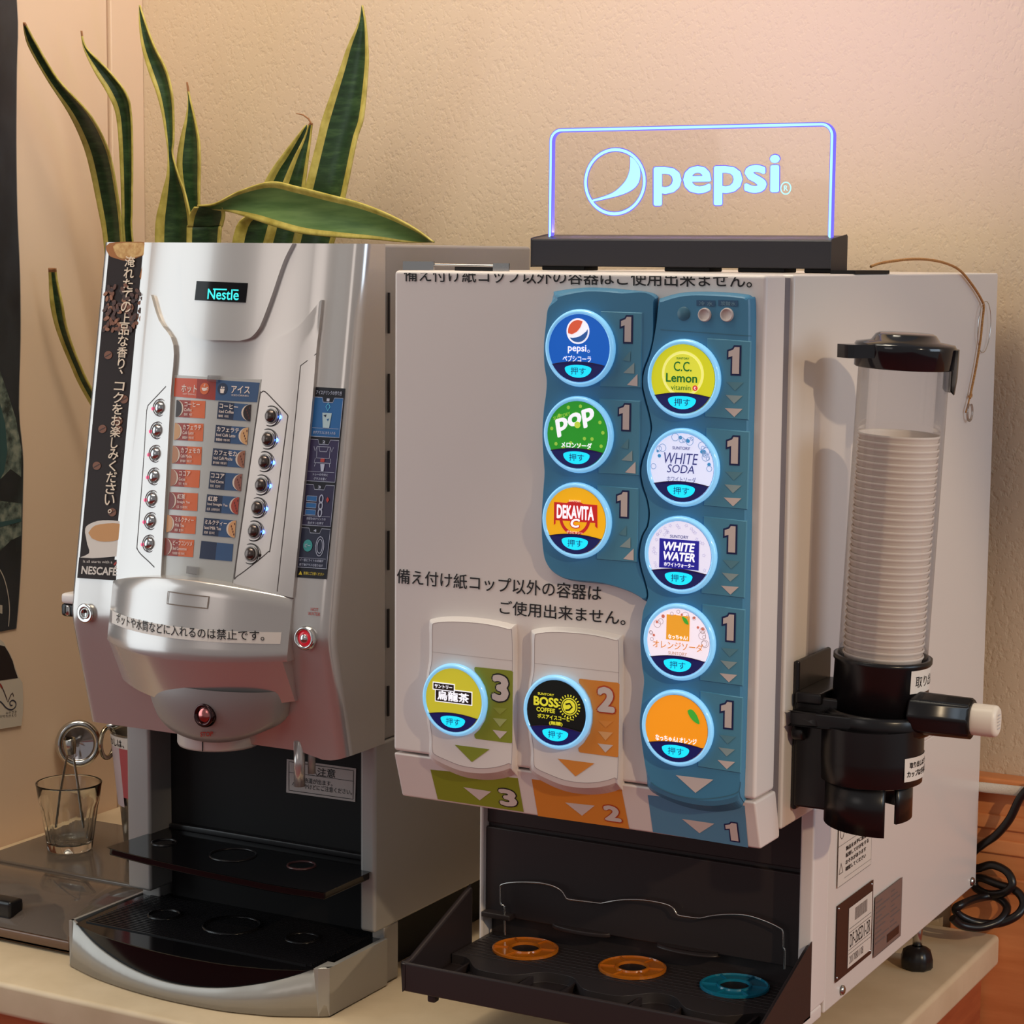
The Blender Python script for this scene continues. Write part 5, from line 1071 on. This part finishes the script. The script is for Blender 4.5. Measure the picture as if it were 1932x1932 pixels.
leaf([(682, 684, 10, .60), (675, 690, 44, .60), (655, 694, 88, .602), (640, 694, 132, .604), (609, 686, 220, .606), (598, 673, 264, .608), (576, 655, 352, .612), (554, 633, 446, .616), (510, 570, 640, .628), (450, 490, 850, .632), (410, 440, 1000, .634)], .16, edge=.15)
leaf([(576, 582, 236, .645), (534, 577, 290, .645), (506, 560, 330, .646), (470, 540, 400, .648), (440, 520, 446, .65), (420, 480, 640, .66), (400, 430, 1000, .665)], .2, 0, .2)
leaf([(583, 589, 232, .628), (572, 586, 262, .63), (548, 580, 310, .63), (520, 572, 380, .632), (500, 565, 446, .634), (450, 510, 640, .645), (410, 440, 1000, .655)], .2, 1, .2)
# broken brown tip curl
mb = MB(); mb.tube([at(p, 'Y', .628) for p in ((588, 234), (582, 224), (572, 217), (559, 214))], [.0012, .0012, .001, .0006], LBR, 6); mb.build('dry_tip', PL)
# broad leaf folded over towards the right
def bent(rows):
    A = smooth([tuple(at((a, b), 'Y', q)) for a, b, c, d, q in rows], 5); B = smooth([tuple(at((c, d), 'Y', q+.012)) for a, b, c, d, q in rows], 5)
    us = [0, .07, .14, .35, .5, .65, .86, .93, 1]; n = len(us); g = MB(); vs = []
    for a, b in zip(A, B):
        a, b = Vector(a), Vector(b)
        for u in us: vs.append(a+(b-a)*u+Vector((0, 1, 0))*((b-a).length*.12*(1-(2*u-1)**2)))
    for i in range(len(A)-1):
        for j in range(n-1): g.add([vs[i*n+j], vs[i*n+j+1], vs[(i+1)*n+j+1], vs[(i+1)*n+j]], [(0, 1, 2, 3)], LY if j in (0, 1, n-2, n-3) else LG2, True)
    o = g.build('leaf', PL); b = bmesh.new(); b.from_mesh(o.data); bmesh.ops.remove_doubles(b, verts=b.verts, dist=1e-5); b.to_mesh(o.data); b.free()
    md = o.modifiers.new('thick', 'SOLIDIFY'); md.thickness = .0022; md.offset = 0
bent([(818, 457, 820, 456, .575), (785, 432, 770, 458, .575), (735, 405, 705, 452, .576), (680, 383, 640, 448, .578), (620, 367, 570, 441, .58), (560, 352, 520, 428, .582), (510, 343, 480, 415, .585), (450, 361, 440, 402, .588), (405, 384, 408, 396, .592), (372, 388, 398, 392, .60)])
leaf([(366, 420, 391, .600), (358, 424, 405, .604), (354, 420, 425, .607), (352, 416, 450, .61), (352, 405, 640, .625), (360, 390, 1000, .64)], .15, 0, .12)
leaf([(91, 105, 506, .50), (92, 108, 530, .505), (94, 117, 570, .51), (102, 124, 610, .52), (116, 136, 650, .535), (133, 152, 690, .55), (150, 170, 728, .565), (190, 212, 800, .59), (250, 275, 920, .618), (300, 322, 1010, .628)], .25, 2, .24)

# ================================================================== things on the left of the counter
# smoked acrylic bin with a flat rear lid and a domed front lid
BN = thing('smoked_bin', 'low smoked grey acrylic bin with domed front lid beside the coffee machine', 'bin', (-.66, .30, 0))
SMK = mat('smoked_grey', (104, 94, 86), .14, coat=.4); SMB = mat('smoked_brown', (110, 80, 62), .25, coat=.3)
smoke = mat('smoked_dome', (112, 100, 92), .1, coat=.6); smoke.node_tree.nodes['Principled BSDF'].inputs['Alpha'].default_value = .74
BX0, BX1 = -.806, -.503
mb = MB(); mb.box(BX0, BX1, .290, .506, .0024, .030, mat('smoked_lid', (104, 92, 82), .16, coat=.3)); mb.build('rear_lid', BN, bevel=.003)
mb = MB(); mb.box(BX0, BX1, .108, .288, .0024, .0085, SMB); mb.box(BX0, BX1, .108, .112, .0024, .017, SMB); mb.box(BX0, BX0+.004, .108, .288, .0024, .024, SMB); mb.box(BX1-.004, BX1, .108, .288, .0024, .024, SMB); mb.build('front_tray', BN, bevel=.002)
mb = MB(); ny, nx_ = 18, 16; g_ = []
for i in range(ny+1):
    for j in range(nx_+1):
        u, v = j/nx_, i/ny; e = min(1, 6*min(u, 1-u)); z = .018+.010*v+.016*math.sin(PI*min(1, v*1.02))**.8*(e*(2-e))
        g_.append((BX0+.001+(BX1-BX0-.002)*u, .109+.178*v, z))
k = nx_+1; mb.add(g_, [(i*k+j, i*k+j+1, (i+1)*k+j+1, (i+1)*k+j) for i in range(ny) for j in range(nx_)], smoke, True)
mb.build('domed_lid', BN)
for x in (BX0+.02, BX1-.02):
    for y in (.13, .48): MB().cyl((x, y, 0), (0, 0, 1), .008, .0028, BLACK, 14).build('foot', BN)
mb = MB(); q = at((4, 1716), 'Z', .045); mb.box(q.x-.052, q.x-.012, .122, .146, .022, .044, BLACK); mb.build('lid_knob', BN, bevel=.004)

# steel bucket with ring handles between bin and machine
BU = Vector((-.6050, .400, .0305))
bk = thing('steel_bucket', 'tapered steel bucket with a ring handle and red white sticker beside the coffee machine', 'bucket', BU)
mb = MB(); mb.lathe([(0, 0), (.038, 0), (.041, .003), (.050, .1), (.0565, .165), (.058, .167), (.056, .169), (.0545, .165), (.040, .006), (0, .006)], BU, mat('worn_steel', (176, 174, 172), .22, 1.), n=44); mb.build('shell', bk)
mb = MB()
CB = Cyl(BU.x, BU.y, .0)
class Cone(Cyl):
    def pos(s, a, b, off=0): s.r = .0415+.0095*(b-BU.z)/.1+.0005; return Cyl.pos(s, a, b, off)
CN = Cone(BU.x, BU.y, .05)
mb.patch(CN, [(-1.40, .195), (-1.40, .105)], [(-.80, .195), (-.80, .105)], 4, 6, .0006, .0006, mat('pink_sticker', (206, 186, 190), .5)); mb.patch(CN, [(-.80, .195), (-.80, .118)], [(.1, .195), (.1, .118)], 4, 6, .0006, .0006, mat('red_sticker', (186, 84, 90), .5)); mb.patch(CN, [(-1.30, .1975), (-1.30, .183)], [(.1, .1975), (.1, .183)], 2, 8, .0008, .0008, PAPER)
mb.textb('わしは、', CN, -1.2, .1845, -.6, .1945, .0012, INK, .01)
mb.build('sticker', bk)
mb = MB(); c = at((203, 1401), 'Y', .36); d = Vector((_r.x, _r.y, 0)).normalized(); dv = (d*.45+Vector((-.48, .877, 0))*.9).normalized()
mb.tube([c+dv*(.0145*math.cos(t))+Vector((0, 0, .0195*math.sin(t))) for t in [2*PI*k/30 for k in range(30)]], .0030, mat('brass_steel', (180, 164, 140), .18, 1.), 10, True)
ctop = c+Vector((0, 0, .020)); mb.tube([ctop, ctop+Vector((.012, .004, .004)), Vector((BU.x-.052, BU.y-.012, ctop.z+.004))], .0034, CHROME, 10)
mb.build('ring_handle', bk)

# glass tumbler with tongs in it
GC = Vector((-.7290, .3745, .0302))
glassm = mat('tumbler_glass', (246, 248, 246), .02, trans=1., ior=1.46)
fac = lambda a, h: 1+(.075*(abs(math.cos(4.5*a))-.64) if .008 < h < .0565 else .004*(abs(math.cos(4.5*a))-.64))
mb = MB(); mb.lathe([(0, 0), (.0270, 0), (.0292, .002), (.0302, .012), (.0335, .035), (.0365, .056), (.0395, .066), (.0425, .0870), (.0428, .0890), (.0418, .0896), (.0406, .0880), (.0378, .067), (.0345, .055), (.0312, .035), (.0275, .014), (.0262, .0100), (0, .0092)], GC, glassm, n=72, rmod=fac)
tu = mb.build('glass_tumbler', None, origin=GC); tag(tu, 'clear faceted glass tumbler standing on the smoked bin', 'glass')
TG = thing('steel_tongs', 'slim steel tongs standing in the glass tumbler', 'tongs', GC+Vector((0, 0, .0105)))
def gp(p, y=GC.y): return at(p, 'Y', y)
mb = MB(); a0_, a1_ = gp((127, 1424)), gp((139, 1430)); b0_, b1_ = gp((104, 1562), GC.y-.006), gp((157, 1562), GC.y-.006)
mb.tube([a0_, a0_*.6+b0_*.4+Vector((-.001, 0, 0)), b0_], [.0022, .0026, .0024], STEEL, 8, flat=.35, up=(0, 1, 0)); mb.tube([a1_, a1_*.6+b1_*.4+Vector((.001, 0, 0)), b1_], [.0022, .0026, .0024], STEEL, 8, flat=.35, up=(0, 1, 0)); mb.build('tong_arms', TG)
top = gp((132, 1408)); mb = MB(); mb.lathe([(.0062, -.010), (.0078, -.004), (.0082, .010), (.0070, .011)], top, STEEL, (0, -.15, 1), 22, True, 0, PI*1.7, xdir=(-1, .4, 0)); mb.build('tong_spring', TG)

# round steel ring knob on the left wall panel
RC = at((148, 1403), 'X', XL+.030)
rk = thing('ring_knob', 'polished round steel ring with mirror centre on the left wall above the tumbler', 'knob', RC)
nrm = (Vector((CAM.x-RC.x, CAM.y-RC.y, .12))).normalized(); ua = Vector((0, 0, 1)).cross(nrm).normalized(); va = nrm.cross(ua)
mb = MB(); mb.tube([RC+ua*(.0262*math.cos(t))+va*(.0282*math.sin(t)) for t in [2*PI*k/48 for k in range(48)]], .0056, CHROME, 14, True); mb.build('ring', rk)
mb = MB(); mb.lathe([(0, -.006), (.012, -.005), (.0262, -.001)], RC-nrm*.002, mat('mirror_steel', (196, 188, 188), .08, 1.), nrm, 36); mb.build('mirror_disc', rk)
mb = MB(); mb.tube([RC-nrm*.006, RC+Vector((-.014, .004, 0)), (XL-.001, RC.y+.006, RC.z)], .006, STEEL, 12); mb.build('stem', rk)

# poster and torn flyer on the left wall panel
PS = Surf('X', XL+.001)
mb = MB(); POS = mat('poster_dark', (44, 46, 52), .35)
noise_colour(POS, [(.30, (34, 30, 34)), (.48, (52, 54, 60)), (.62, (40, 42, 46)), (.8, (70, 84, 86))], 4.5, 6, (1, 1, .6), .6)
edge_ = [(26, -60), (33, 42), (31, 130), (30, 270), (32, 400), (37, 520), (38, 640), (35, 770), (42, 850), (43, 900), (40, 1040), (35, 1130), (30, 1186)]
ed = smooth([PS.hit(p) for p in edge_], 3); yl = .05; zb_ = PS.hit((0, 1182))[1]
poly = ed+[(yl, zb_), (yl, 1.19)]
mb.flat(poly, PS, .0006, POS); mb.line(ed, PS, .0008, .0012, mat('poster_edge', (150, 140, 128), .6))
g1 = mat('poster_rock', (92, 104, 98), .5); noise_colour(g1, [(.35, (50, 56, 54)), (.5, (96, 108, 100)), (.65, (136, 142, 128))], 70, 6)
g2 = mat('poster_lake', (52, 82, 84), .4)
mb.fpx([(0, 700), (14, 740), (30, 790), (41, 850), (40, 900), (20, 885), (0, 905)], PS, .0009, g1); mb.fpx([(0, 760), (10, 800), (14, 850), (8, 890), (0, 905)], PS, .0012, g2); mb.fpx([(0, 945), (41, 950), (40, 1010), (20, 1020), (0, 1040)], PS, .0009, g1); mb.fpx([(0, 985), (40, 978), (40, 984), (0, 995)], PS, .0012, g2)
mb.lpx(smooth([(0, 1075), (8, 1092), (15, 1120), (18, 1150), (16, 1182)], 4), PS, .0012, .0016, mat('poster_cream', (190, 180, 166), .5)); mb.text('I', PS, (0, 1157), (4.5, 1158), (0, 1141), .0012, mat('poster_cream'))
po = mb.build('poster', None, origin=(XL, .3, zb_)); tag(po, 'dark landscape poster with wavy edge on the left wall', 'poster')
mb = MB(); FS = Surf('X', XL+.002); FLW = mat('flyer_paper', (206, 194, 178), .7); FLD = mat('flyer_black', (40, 32, 34), .5)
fe = [(-2, 1205), (6, 1212), (14, 1226), (22, 1240), (28, 1258), (34, 1276), (42, 1288), (43, 1310), (43, 1340), (40, 1369)]
mb.flat([FS.hit(p) for p in fe]+[(.30, FS.hit((0, 1362))[1]), (.30, FS.hit((0, 1200))[1])], FS, .0006, FLW)
mb.flat([FS.hit(p) for p in ((-2, 1217), (8, 1219), (16, 1232), (23, 1247), (27, 1262), (33, 1279))]+[(.302, FS.hit((0, 1272))[1]), (.302, FS.hit((0, 1216))[1])], FS, .0009, FLD)
zf = lambda p: (p[0]/2.54, 640+p[1]/2.54)
mb.lpx([zf(p) for p in ((0, 1650), (8, 1662), (24, 1700), (38, 1738), (52, 1705), (60, 1695), (66, 1712))], FS, .0010, .0016, mat('flyer_ink', (70, 50, 56), .6)); mb.lpx([zf(p) for p in smooth([(0, 1735), (14, 1748), (32, 1768), (55, 1776), (74, 1762), (76, 1742), (62, 1730), (48, 1740), (50, 1754), (60, 1754)], 3)], FS, .0010, .0018, mat('flyer_blue', (50, 50, 66), .6))
mb.lpx([zf((0, 1652)), zf((10, 1672))], FS, .0012, .0018, RED)
mb.text('みやざき', FS, zf((28, 1798)), zf((80, 1792)), zf((28, 1784)), .0010, FLD, .0); mb.text('がせたがえり', FS, zf((0, 1814)), zf((78, 1808)), zf((0, 1801)), .0010, FLD, .0)
fl = mb.build('torn_flyer', None, origin=(XL, .4, .15)); tag(fl, 'torn black and white paper flyer pinned below the dark poster', 'flyer')
